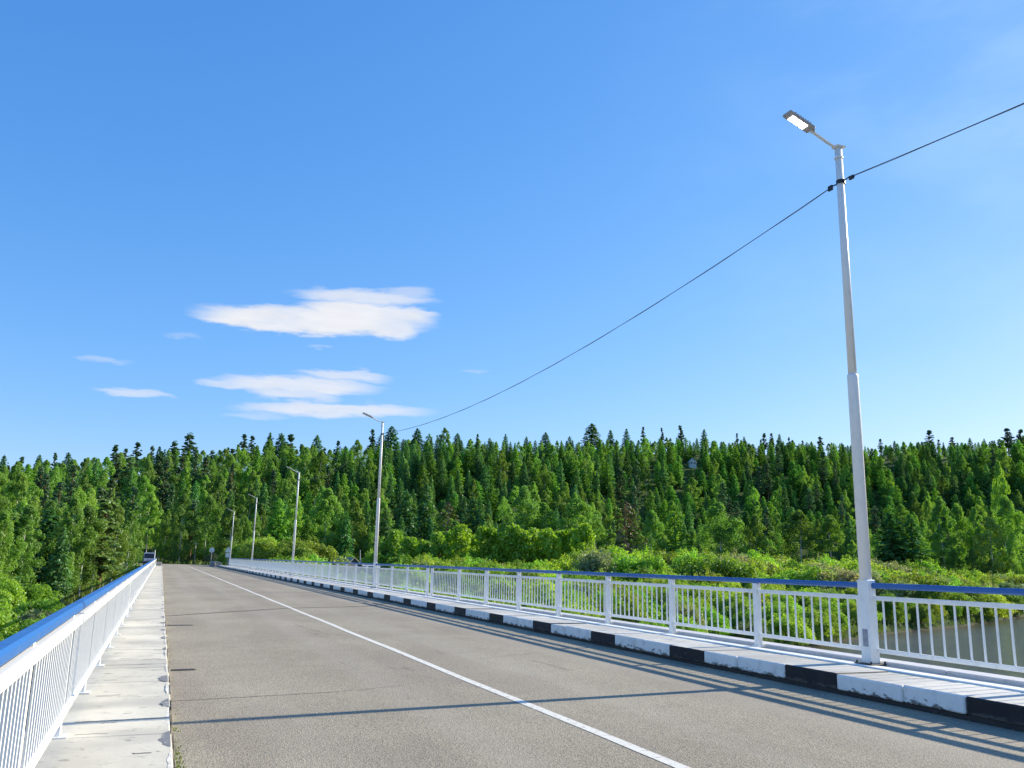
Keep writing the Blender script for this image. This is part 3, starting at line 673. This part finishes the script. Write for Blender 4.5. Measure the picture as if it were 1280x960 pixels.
def gen_birch(h,r0,base,leaf,nc,per):
    lb=LeafB(); ph=rng.uniform(0,6.28,4)
    for k in range(nc):
        f=rng.uniform(0,1)**.85; z=h*(base+(1-base)*f); prof=math.sin(PI*min(1,(f*.86+.13)))**.75*(1.0-.35*f)
        a=rng.uniform(0,2*PI); lob=1+.34*math.sin(2*a+ph[0]+f*6)+.26*math.sin(3*a+ph[1]-f*9)
        rr=r0*prof*lob*math.sqrt(rng.uniform(.15,1.15)); s=r0*rng.uniform(.15,.30)*(1.15-.5*f)
        c=np.array([rr*math.cos(a),rr*math.sin(a),z])
        clump(lb,c,s,per,leaf,1.15,.7,.5,1.35)
    m_=per; lb.add(np.stack([rng.normal(0,.18,m_),rng.normal(0,.18,m_),h*rng.uniform(.9,1.02,m_)],-1),rand_dir(m_)+[0,0,.3],rng.normal(0,1,(m_,3)),leaf*.8,leaf*1.2)
    return lb
def gen_pine(h,r0,base,leaf,nc,per):
    lb=LeafB(); ctr=[]
    for k in range(nc):
        f=rng.uniform(0,1); z=h*(base+(1-base)*f*.97); prof=(1.0-.78*f**1.4)*(.55+.45*min(1,f*3)); a=rng.uniform(0,2*PI)
        rr=r0*prof*rng.uniform(.25,1.0); s=r0*rng.uniform(.16,.30)*(1-.35*f)
        c=np.array([rr*math.cos(a),rr*math.sin(a),z]); ctr.append(c); clump(lb,c,s,per,leaf,.55,.55,0,1.6,.5)
    clump(lb,np.array([0,0,h*.96]),r0*.28,per,leaf,.9,.6,0,1.6,.4)
    return lb,ctr
def gen_bush(h,r0,leaf,nc,per,upright=False,elong=1.7):
    lb=LeafB(); ph=rng.uniform(0,6.28,3)
    for k in range(nc):
        a=rng.uniform(0,2*PI); u=rng.uniform(0,1)
        lob=1+.25*math.sin(2*a+ph[0])+.2*math.sin(3*a+ph[1])
        if upright:
            z=h*(.08+.9*u); rr=r0*lob*math.sin(PI*min(.97,u*.75+.2))**.8*math.sqrt(rng.uniform(.1,1)); s=r0*rng.uniform(.2,.36)
            clump(lb,(rr*math.cos(a),rr*math.sin(a),z),s,per,leaf,1.5,.6,-.5,elong)
        else:
            e=math.asin(u); rr=r0*lob*math.cos(e)*rng.uniform(.6,1)**.5; z=h*(.12+.78*math.sin(e)*rng.uniform(.7,1.05)); s=r0*rng.uniform(.2,.34)
            clump(lb,(rr*math.cos(a),rr*math.sin(a),z),s,per,leaf,.95,.7,0,elong)
    for k in range(nc//3 if not upright else 0):
        a=rng.uniform(0,2*PI); q=r0*rng.uniform(0,.85); zt=h*rng.uniform(.75,1.12)*(1.05-.4*q/r0); m_=26
        lb.add(np.stack([q*math.cos(a)+rng.normal(0,.10,m_),q*math.sin(a)+rng.normal(0,.10,m_),zt-rng.uniform(0,.9,m_)],-1),rng.normal(0,1,(m_,3)),np.tile([0,0,1.],(m_,1))+rng.normal(0,.4,(m_,3)),leaf*.5,leaf*1.7)
    return lb
def stems_mb(h,r0,n):
    b=MB()
    for k in range(n):
        a=rng.uniform(0,2*PI); q=r0*rng.uniform(.2,.7); b.tube([(rng.uniform(-.2,.2),rng.uniform(-.2,.2),-.2),(q*.5*math.cos(a),q*.5*math.sin(a),h*.4),(q*math.cos(a),q*math.sin(a),h*.8)],[.06,.04,.015],5)
    return b
VAR={}
def variant(kind,crown,trunk,h,r): VAR.setdefault(kind,[]).append((crown,trunk,h,r))
for i in range(5):
    h=15; lb=gen_conifer(h,rng.uniform(3.2,3.9),.05,1.15,.36,.36,.38,.66)
    variant('spruce_tree',leaf_mesh('crown',lb,MAT['spruce']),trunk_mb(h,.2).mesh('trunk',MAT['bark'],True),h,2.9)
for i in range(4):
    h=13; lb=gen_conifer(h,rng.uniform(3.1,3.7),.05,1.15,.08,.40,.38,.52,.5)
    variant('fir_tree',leaf_mesh('crown',lb,MAT['fir']),trunk_mb(h,.17).mesh('trunk',MAT['bark'],True),h,2.4)
for i in range(3):
    h=15; lb=gen_conifer(h,rng.uniform(2.9,3.5),.10,1.1,.14,.45,.38,.55,.55)
    variant('larch_tree',leaf_mesh('crown',lb,MAT['larch']),trunk_mb(h,.18).mesh('trunk',MAT['bark'],True),h,2.4)
for i in range(5):
    h=18; lb,ctr=gen_pine(h,rng.uniform(2.4,3.0),rng.uniform(.28,.40),.30,95,52); tb=trunk_mb(h,.24,.03)
    for c in ctr: tb.tube([(0,0,c[2]-.9),tuple(c*np.array([.6,.6,1])-np.array([0,0,.35])),tuple(c)],[.07,.05,.02],5)
    variant('pine_tree',leaf_mesh('crown',lb,MAT['pine']),tb.mesh('trunk',MAT['pinebark'],True),h,3)
for i in range(6):
    h=15; lb=gen_birch(h,rng.uniform(2.9,3.6),rng.uniform(.06,.18),.19,105,125)
    variant('birch_tree',leaf_mesh('crown',lb,MAT['birch']),trunk_mb(h,.14,.03,9,.3,1.8).mesh('trunk',MAT['birchbark'],True),h,2.9)
for i in range(5):
    lb=gen_bush(4,2.6,.15,64,130); variant('willow_bush',leaf_mesh('foliage',lb,MAT['willow']),stems_mb(4,2.4,6).mesh('stems',MAT['bark'],True),4,2.6)
for i in range(3):
    lb=gen_bush(4,2.6,.15,64,130); variant('silver_willow',leaf_mesh('foliage',lb,MAT['silver']),stems_mb(4,2.4,6).mesh('stems',MAT['bark'],True),4,2.6)
for i in range(4):
    lb=gen_bush(7,1.9,.26,46,60,True); variant('aspen_sapling',leaf_mesh('foliage',lb,MAT['willow']),stems_mb(7,1.0,5).mesh('stems',MAT['bark'],True),7,1.9)
lb=gen_conifer(13,4.0,.1,.62,.2,.35,.34,.55,.7); variant('brown_conifer',leaf_mesh('crown',lb,MAT['brown']),trunk_mb(13,.2,.02,16,.15,4.0).mesh('trunk',MAT['pinebark'],True),13,4)

# ---- placement list: dict(kind,x,y,z,h,wf,rot,tint)
PL=[]
def put(kind,x,y,h,wf=1.0,tint=None,z=None,must=False):
    z=float(height(x,y)) if z is None else z
    PL.append(dict(kind=kind,x=x,y=y,z=z-.1,h=h,wf=wf,rot=rng.uniform(0,2*PI),tint=tint or (1,1,1),must=must))
road_pts=np.array([((l[0]+r[0])/2,(l[1]+r[1])/2) for l,r in zip(L[3:],Rr[3:])]); 
rp=np.concatenate([np.linspace(road_pts[i],road_pts[i+1],12) for i in range(len(road_pts)-1)])
def clear(x,y,rad=9.0):
    if np.min(np.hypot(rp[:,0]-x,rp[:,1]-y))<rad: return False
    if -6<x<13 and y<148: return False
    if -9<x<13 and 75<y<160: return False
    return True
houses=[(32.5,168,6),(38,168,6),(42.6,165.5,4),(gx,gy,5),(hx,hy,6)]
def free(x,y): return all(math.hypot(x-a,y-c)>r for a,c,r in houses)
hutaz=math.radians(33.8)
def shade():  # crown colour differs from tree to tree
    v=rng.uniform(.62,1.32); return (v*rng.uniform(.92,1.12),v,v*rng.uniform(.85,1.1))
# forest rows
pts=[]
def rows(th0,th1):
    r=80.
    while r<520:
        sp=(4.1 if r<200 else 4.3)
        dth=sp/r; th=th0+rng.uniform(0,dth)
        while th<th1:
            rr=r+rng.uniform(-4.5,4.5); t2=th+rng.uniform(-.3,.3)*dth
            yield t2,rr; th+=dth
        r+=8.0
SKY_TH=np.radians([-9.2,-6.8,-3.8,-3.0,-.7,1.1,2.2,4,5.9,9,11.1,13.7,15.3,17.5,21.8,25.1,27.2,30.4,33.1,35.6,38.7,41.6,44.4,48.1,49.7,52.3,54])
SKY_EL=np.array([.088,.094,.1,.108,.114,.12,.113,.124,.13,.128,.131,.138,.14,.143,.141,.142,.144,.145,.147,.142,.142,.138,.133,.135,.132,.136,.137])
TREE0=(np.radians([-14,-9,-4,-1,2,8,14,22,30,40,52,58]),np.array([70,74,92,128,180,190,194,206,226,246,284,300.]))
for th,r in rows(math.radians(-13),math.radians(57)):
    x,y=r*math.sin(th),r*math.cos(th); rf=float(np.interp(th,*TREE0)); rtp=float(np.interp(th,TH,RT))
    if r<rf or r>rtp+30: continue
    if not clear(x,y) or not free(x,y): continue
    d=math.degrees(th); u=(r-rf)/(rtp-rf); z=float(height(x,y))
    q=rng.uniform()
    patch=.5+.5*float(vnoise(x*.05,y*.05))
    if d<10: kind='birch_tree' if q<.70-.25*u else ('pine_tree' if q<.70+.1*u else ('spruce_tree' if q<.9 else 'larch_tree'))
    elif d<29: kind=('birch_tree' if q<.50 else 'spruce_tree') if u<.35 else ('spruce_tree' if q<.22+.30*patch else ('larch_tree' if q<.62 else ('fir_tree' if q<.78 else 'birch_tree')))
    else: kind=('birch_tree' if q<.45 else ('spruce_tree' if q<.75 else 'larch_tree')) if u<.28 else ('fir_tree' if q<.46 else ('spruce_tree' if q<.46+.20*patch else ('larch_tree' if q<.78 else ('birch_tree' if q<.95 else 'pine_tree'))))
    if d>46 and u<.45 and q>.3: kind='birch_tree'
    h=dict(birch_tree=rng.uniform(8.5,14),spruce_tree=rng.uniform(8.5,15),pine_tree=rng.uniform(13,17),larch_tree=rng.uniform(8.5,14),fir_tree=rng.uniform(6.5,10.5))[kind]
    if d<0 and r<150: h=rng.uniform(7,10.5)*(.75+.25*max(0,(r-70)/80))
    # no tree rises much above the crest the hill has from everywhere along the bridge
    lim=1.6+r*float(np.interp(th,SKY_TH,SKY_EL))-z+rng.uniform(-2.6,.2)
    if h>lim: h=lim
    if h<6.5: continue
    if abs(th-hutaz)<.0060+2.0/r and 280<r<370:
        h=min(h,1.6+r*.111-z)
        if h<4: continue
    sc=shade()
    put(kind,x,y,h,rng.uniform(.85,1.45) if kind in('fir_tree','larch_tree') else rng.uniform(.75,1.2),sc)
# named skyline trees: (azimuth deg, slope, kind, distance factor, width)
def sky_tree(px,py,kind,rfac=1.0,wf=1.0,hmin=15):
    az,sl=pix_dir(px,py); r=float(np.interp(az,TH,RT))*rfac; x,y=r*math.sin(az),r*math.cos(az); z=float(height(x,y)); h=1.6+sl*r-z
    put(kind,x,y,max(8,h),wf,(.8,.86,.86),must=True)
for px,py,k,wf in ((6,568,'spruce_tree',.8),(28,570,'pine_tree',.8),(50,568,'spruce_tree',.9),(70,565,'pine_tree',.6),(86,565,'spruce_tree',1.0),(118,572,'birch_tree',.9),(145,555,'pine_tree',.9),(158,560,'pine_tree',.8),(173,552,'pine_tree',.9),(191,556,'pine_tree',.7),(200,557,'spruce_tree',.8),(219,550,'pine_tree',1.1),(238,540,'pine_tree',1.15),(266,562,'pine_tree',1.2),(306,542,'pine_tree',.9),(316,544,'pine_tree',.8),(338,540,'spruce_tree',.8),(352,541,'spruce_tree',1.2),(364,542,'pine_tree',1.1),(397,543,'spruce_tree',1.1),(423,550,'pine_tree',.8),(447,550,'birch_tree',1.0),(466,536,'pine_tree',.8),(490,532,'spruce_tree',1.3),(478,541,'spruce_tree',1.2),(522,535,'spruce_tree',1.3),(537,541,'larch_tree',1),(556,535,'birch_tree',.8),(572,541,'spruce_tree',1.1),(597,542,'pine_tree',.6),(632,542,'spruce_tree',.8),(612,547,'larch_tree',.9),(658,545,'spruce_tree',.8),(682,540,'spruce_tree',1.2),(712,545,'spruce_tree',1.1),(740,529,'spruce_tree',1.5),(763,537,'spruce_tree',1.0),(783,535,'spruce_tree',.9),(804,533,'pine_tree',.6),(827,534,'pine_tree',.6),(850,531,'pine_tree',.9),(880,536,'spruce_tree',.9),(921,541,'pine_tree',.6),(930,545,'spruce_tree',.8),(955,541,'pine_tree',1.0),(964,541,'pine_tree',.8),(974,542,'spruce_tree',.8),(986,546,'pine_tree',.7),(1003,550,'pine_tree',.9),(1025,545,'pine_tree',1.1),(1052,553,'spruce_tree',.9),(1100,548,'pine_tree',1.0),(1118,552,'spruce_tree',.8),(1138,552,'spruce_tree',.9),(1161,537,'pine_tree',1.2),(1173,549,'pine_tree',.9),(1190,546,'pine_tree',1.2),(1212,547,'spruce_tree',1.0),(1230,548,'spruce_tree',.9),(1258,535,'pine_tree',1.3),(1275,536,'pine_tree',1.2),(1243,552,'spruce_tree',.8)):
    sky_tree(px,py,k,rng.uniform(.97,1.02),wf*1.35)
# tall near groves and the two browned conifers
def at_pix(px,r):
    az,_=pix_dir(px,690); return r*math.sin(az),r*math.cos(az)
def grove(px,r,kind,ytop,wf=1.0,tint=None):
    x,y=at_pix(px,r); _,sl=pix_dir(px,ytop); h=1.6+sl*r-float(height(x,y)); put(kind,x,y,h,wf,tint or shade(),must=True)
for a in ((30,92,'birch_tree',632,1.0,(.8,.85,.9)),(0,88,'birch_tree',640,1.0,(1.0,1.0,.9)),(58,100,'spruce_tree',632,1.5,(.7,.78,.85)),(86,98,'birch_tree',622,.9,(.85,.85,.85)),(105,100,'birch_tree',632,1.0,(.8,.75,.8)),(128,102,'pine_tree',622,1.9,(1.7,1.35,1.0)),(120,108,'birch_tree',640,1.0,(1.0,.8,.8)),(143,112,'birch_tree',635,1.0,(1.0,.8,.8)),(-20,90,'birch_tree',615,1.2),(160,128,'birch_tree',640,.9,(.8,.8,.8)),(365,195,'birch_tree',618,1.1,(1.2,1.2,1.)),(405,198,'birch_tree',612,1.3),(440,200,'birch_tree',628,1.2),(345,190,'larch_tree',622,1.1),(505,200,'spruce_tree',612,1.3,(.7,.75,.8)),(530,205,'spruce_tree',604,1.2,(.7,.75,.8)),(590,208,'spruce_tree',622,1.4,(.75,.8,.8)),(655,212,'birch_tree',610,1.2,(.9,.95,1.1)),(680,214,'birch_tree',630,1.2,(.9,.95,1.)),(720,216,'birch_tree',625,1.4,(.85,.92,1.)),(745,222,'birch_tree',640,1.2,(.85,.92,1.)),(815,228,'birch_tree',640,1.0,(.9,1.,1.15)),(845,228,'larch_tree',628,1.3),(900,232,'birch_tree',630,1.5,(.75,.85,.9)),(945,238,'birch_tree',645,1.2),(1000,246,'birch_tree',640,1.4),(1040,250,'birch_tree',645,1.3),(1115,262,'spruce_tree',640,2.0,(.75,.85,.8)),(1140,265,'spruce_tree',642,1.6,(.8,.9,.8)),(1180,285,'birch_tree',622,1.0,(.95,1.0,.9)),(1200,292,'birch_tree',632,.9,(.85,.9,.85)),(1258,340,'birch_tree',578,.75,(1.25,1.2,.9)),(1262,290,'birch_tree',622,1.0,(1.0,1.05,.9)),(1240,285,'birch_tree',648,1.2,(1.45,1.1,1.5)),(1222,288,'birch_tree',636,.9,(.85,.95,.85))): grove(*a)
grove(558,203,'brown_conifer',626,1.1,(.8,1.15,.9)); grove(783,218,'brown_conifer',626,1.15,(.85,.95,.9))
# reed-like saplings at the foot of the dark wood
for px in np.arange(492,735,11.5):
    grove(px+rng.uniform(-4,4),rng.uniform(176,192),'aspen_sapling',(664 if px>560 else 672)+rng.uniform(-6,12),rng.uniform(.9,1.3),(1.15,1.05,.8) if px>565 else (1.,1.,1.))
# bank thicket
for (th,r) in [(t,r) for t,r in ((rng.uniform(math.radians(-13),math.radians(57)),rng.uniform(40,285)) for _ in range(14000))]:
    x,y=r*math.sin(th),r*math.cos(th); s=float(shore(x,y)); rf=float(np.interp(th,*TREE0))
    if s<.9 or r>rf+3: continue
    if not clear(x,y,10.5) or not free(x,y): continue
    if math.degrees(th)<14 and th>math.radians(9.5) and 140<r<185: continue
    d0=3.1+r*.006
    if any((x-p['x'])**2+(y-p['y'])**2<d0*d0 for p in PL if 'bush' in p['kind'] or 'willow' in p['kind'] or 'sapling' in p['kind']): continue
    d=math.degrees(th)
    silver=rng.uniform()<(.34 if d>44 else (.14 if d>15 else .08))
    h=rng.uniform(3.0,4.2) if s<30 else rng.uniform(3.6,5.6)
    if s<9: h=rng.uniform(2.4,3.4)
    if r>150 and d>25: h*=1.6
    if d<4: h=rng.uniform(1.3,2.4) if r<60 else rng.uniform(2.2,3.2)
    if .155<th<.255 and r<168: h=min(h,1.6-r*.014-float(height(x,y)))
    if .685<th<.722 and r<228: h=min(h,1.6+r*.008-float(height(x,y)))
    if h<1.0: continue
    put('silver_willow' if silver else 'willow_bush',x,y,h,rng.uniform(.85,1.3),(lambda q:(q[0]*rng.uniform(.85,1.3),q[1],q[2]))(shade()))
# ---- what can be seen: coarse depth painting, nearest first
W_,H_=640,480
occ=np.zeros((H_,W_),bool)
yy,xx=np.mgrid[0:H_,0:W_]
for p in PL: p['d']=math.hypot(p['x'],p['y'])
PL.sort(key=lambda p:p['d'])
for p in PL:
    c,t,h,r=VAR[p['kind']][0]; rad=r*p['h']/h*p['wf']
    px,pb,dz=project((p['x'],p['y'],p['z'])); _,pt,_=project((p['x'],p['y'],p['z']+p['h'])); hw=F_PX*rad/dz
    p['px'],p['pt'],p['pb'],p['hw']=px,pt,pb,hw
    x0,x1=int(max(0,(px-hw)/2)),int(min(W_,(px+hw)/2+1)); y0,y1=int(max(0,pt/2)),int(min(H_,pb/2+1))
    p['vis']=0
    if x1<=x0 or y1<=y0 or px+hw<0 or px-hw>1280: p['off']=not(-120<px<1400); continue
    p['off']=False
    gx_=xx[y0:y1,x0:x1]*2; gy_=yy[y0:y1,x0:x1]*2
    f=np.clip((gy_-pt)/max(pb-pt,1),0,1)
    wdt=hw*(np.sin(PI*np.clip(f*.8+.1,0,1)) if p['kind'] in('birch_tree','willow_bush','silver_willow','aspen_sapling','pine_tree') else np.clip(f*1.15,0,1))*.85
    if p['kind']=='pine_tree': wdt=np.where(f>.6,hw*.1,wdt)
    msk=np.abs(gx_-px)<wdt; sub=occ[y0:y1,x0:x1]
    p['vis']=int((msk&~sub).sum())*4; p['tot']=max(1,int(msk.sum())*4); sub|=msk
keep=[]
for p in PL:
    if p['must'] or p['off'] is False and (p['vis']>=16): keep.append(p)
    elif p['off'] is False and p['vis']==0 and not(0<p['px']<1280) : keep.append(p)
cnt={}
for p in keep: cnt[p['kind']]=cnt.get(p['kind'],0)+1
print('PLANTS',len(PL),len(keep),cnt)
# cap at 300 of a kind: the ones that show largest stay individual, the rest go into one mass
rest=[]
for k in cnt:
    a=[p for p in keep if p['kind']==k]; a.sort(key=lambda p:-(p['vis']+(1e6 if p['must'] else 0)))
    for p in a[296:]: p['rest']=True; rest.append(p)
keep=[p for p in keep if not p.get('rest')]
# ---- labels: appearance, place on the slope, and a landmark in the photo
def section(px):
    S=((0,'at the far left edge'),(75,'left of the distant van'),(183,'straight beyond the road end'),(252,'behind the two farthest lamps'),(330,'around the third lamp post'),(395,'between third and second lamp'),(472,'just right of second lamp'),(535,'around the smaller brown conifer'),(600,'between the two brown conifers'),(715,'around the larger brown conifer'),(800,'just left of white hut'),(867,'just right of white hut'),(935,'above the pale grey shed'),(1015,'just left of nearest lamp'),(1073,'just right of nearest lamp'),(1140,'well right of nearest lamp'),(1215,'at the far right edge'))
    s=S[0][1]
    for a,t in S:
        if px>=a: s=t
    return s
NAMES=dict(birch_tree='leafy birch',spruce_tree='dark pointed spruce',fir_tree='green pointed conifer',larch_tree='feathery green conifer',pine_tree='clumpy dark pine',willow_bush='round green bush',silver_willow='silvery green bush',aspen_sapling='upright yellowish sapling',brown_conifer='browned conifer')
GR=dict(birch_tree='birches of the hillside wood',spruce_tree='dark spruces of the hillside wood',fir_tree='green conifers of the right hillside',larch_tree='bright green conifers of the hillside wood',pine_tree='pines along the skyline',willow_bush='green bushes on the river bank',silver_willow='silvery bushes on the river bank',aspen_sapling='saplings in front of the dark wood',brown_conifer='browned conifers')
CAT=dict(willow_bush='bush',silver_willow='bush')
ORD=['leftmost','second','third','fourth','fifth','sixth']
bins={}
for p in keep:
    b_=p['kind']
    if p['kind'] in('willow_bush','silver_willow','aspen_sapling'):
        tier='by the water' if p['pt']>745 else ('on the bank' if p['pt']>712 else 'at wood edge')
    else:
        sky_y=np.interp(p['px'],[0,130,240,490,740,960,1160,1280],[577,572,550,543,545,547,552,550])
        tier='on the skyline' if p['pt']<sky_y+9 else ('high on slope' if p['pt']<590 else ('mid slope' if p['pt']<625 else 'at hill foot'))
    tv=p['tint'][1]; tone='' if .88<tv<1.08 or p['kind']=='brown_conifer' else ('shadier ' if tv<=.88 else 'paler ')  # tone word follows the plant's own crown tint
    p['key']=(p['kind'],tone,tier,section(p['px'])); 
    if p['vis']<25 and not p['must']: p['key']+=('small',)
    bins.setdefault(p['key'],[]).append(p)
for key,ps in bins.items():
    ps.sort(key=lambda p:p['px']); nm=NAMES[key[0]]
    if key[1]: nm=key[1]+nm
    hid='barely showing ' if len(key)>4 else ''
    for i,p in enumerate(ps):
        if len(ps)==1: p['label']=f'{hid}{nm} {key[2]} {key[3]}'
        elif len(ps)<=5 and not hid: p['label']=f'{ORD[i]} {nm} {"from left " if i else ""}{key[2]} {key[3]}'
        else: p['label']=f'{hid}{nm} in crowd {key[2]} {key[3]}'
        assert len(p['label'].split())<=16,p['label']
for p in keep:
    if p['kind']=='brown_conifer': p['label']='larger browned reddish conifer at the wood edge' if p['px']>600 else 'smaller browned conifer at the wood edge right of the second lamp post'
    if p['kind']=='spruce_tree' and p['must'] and abs(p['px']-740)<4 and p['pt']<535: p['label']='tallest brownish green spruce sticking up from the skyline'; p['tint']=(1.25,.95,.9)
comb={}
def combined(k,i):
    if (k,i) not in comb:
        c,t,h,r=VAR[k][i]; bm=bmesh.new(); bm.from_mesh(c); n=len(bm.faces); bm.from_mesh(t); bm.faces.ensure_lookup_table()
        for f in bm.faces[n:]: f.material_index=1
        me=bpy.data.meshes.new(k); bm.to_mesh(me); bm.free(); me.materials.append(c.materials[0]); me.materials.append(t.materials[0]); comb[(k,i)]=me
    return comb[(k,i)]
def place(p,parent=None):
    vs=VAR[p['kind']]; i=int(rng.integers(len(vs))); c,t,h,r=vs[i]; s=p['h']/h; sx=s*p['wf']
    if p['kind'] in('birch_tree','spruce_tree','fir_tree','larch_tree','pine_tree'): sx=(s*.5+.5*min(1.2,p['h']/h))*p['wf']
    big=(p['pb']-p['pt'])>48 and p['vis']>260
    if big:
        o=link(p['kind'],None,None,(p['x'],p['y'],p['z']),p['rot']); 
        a=link(c.name.split('.')[0],c,o); a.color=(*p['tint'],1); link(t.name.split('.')[0],t,o)
    else:
        o=link(p['kind'],combined(p['kind'],i),None,(p['x'],p['y'],p['z']),p['rot']); o.color=(*p['tint'],1)
    o.scale=(sx,sx,s)
    return o
for p in keep: tag(place(p),p['label'],CAT.get(p['kind'],'tree'),GR[p['kind']])
if rest:
    bmr=bmesh.new(); mats=[]
    acc={}
    for p in rest:
        vs=VAR[p['kind']]; i=int(rng.integers(len(vs))); me=vs[i][0]; n=len(me.vertices); co=np.empty(n*3); me.vertices.foreach_get('co',co); co=co.reshape(-1,3)
        s=p['h']/vs[i][2]; ca,sa=math.cos(p['rot']),math.sin(p['rot']); co=co*np.array([s*p['wf'],s*p['wf'],s]); co=np.stack([co[:,0]*ca-co[:,1]*sa+p['x'],co[:,0]*sa+co[:,1]*ca+p['y'],co[:,2]+p['z']],-1); acc.setdefault(me.materials[0].name,[]).append(co)
    bmr.free(); me=bpy.data.meshes.new('distant_wood'); vs=[];mi=[]
    for k,(mn,l) in enumerate(acc.items()):
        me.materials.append(bpy.data.materials[mn]); a=np.concatenate(l); vs.append(a); mi.append(np.full(len(a)//4,k))
    v=np.concatenate(vs); nq=len(v)//4; me.vertices.add(len(v)); me.vertices.foreach_set('co',v.ravel()); me.loops.add(nq*4); me.loops.foreach_set('vertex_index',np.arange(nq*4,dtype=np.int32)); me.polygons.add(nq); me.polygons.foreach_set('loop_start',np.arange(nq,dtype=np.int32)*4); me.polygons.foreach_set('material_index',np.concatenate(mi).astype(np.int32)); me.update(calc_edges=True)
    o=link('distant_wood',me); o['kind']='stuff'; o['label']='remaining trees and bushes filling the wood behind the nearer ones'; o['category']='wood'
# grass: bank and verge
def grass_obj(name,pos,hgt,wd,label):
    lb=LeafB(); n=len(pos); hh=hgt*rng.uniform(.6,1.3,n); a=rng.uniform(0,2*PI,n)
    nrm=np.stack([np.cos(a),np.sin(a),rng.normal(0,.2,n)],-1); tg=np.tile([0,0,1.],(n,1))+rng.normal(0,.3,(n,3)); c=pos+np.stack([0*hh,0*hh,hh*.45],-1)
    lb.add(c,nrm,tg,wd*rng.uniform(.6,1.3,n),hh); o=link(name,leaf_mesh(name,lb,MAT['grass'])); o['kind']='stuff'; o['label']=label; o['category']='grass'
P=[]
while len(P)<26000:
    th=rng.uniform(math.radians(-12),math.radians(56),4000); r=np.sqrt(rng.uniform(40**2,230**2,4000)); x,y=r*np.sin(th),r*np.cos(th); s=shore(x,y); ok=(s>.6)&~((x>-1.5)&(x<10.5)&(y<144)); ok&=rng.uniform(0,1,4000)<np.where(s<10,1,.35)
    dd=np.min(np.hypot(rp[:,0][:,None]-x[None],rp[:,1][:,None]-y[None]),0)>7.5; ok&=dd
    z=height(x,y); P+=np.stack([x,y,z],-1)[ok].tolist()
grass_obj('bank_grass',np.array(P),.75,.35,'tall green grass covering the river bank between the bushes')
P=[(XL+.02+abs(rng.normal(0,.035)),y,0.0) for y in np.concatenate([rng.normal(7.4,.5,150),rng.normal(9.0,.15,20),rng.uniform(5,60,130)])]
grass_obj('kerb_weeds',np.array(P),.022,.012,'yellow green weeds in the crack along the left kerb')
P=[(XK-.02-abs(rng.normal(0,.03)),y,0.0) for y in rng.uniform(5,40,260)]
grass_obj('gutter_litter',np.array(P),.025,.012,'sparse weeds along the foot of the right kerb')
print('OBJECTS',len(bpy.data.objects))
# render cost
scene.cycles.max_bounces=6; scene.cycles.diffuse_bounces=3; scene.cycles.glossy_bounces=3; scene.cycles.transmission_bounces=3; scene.cycles.caustics_reflective=False; scene.cycles.caustics_refractive=False
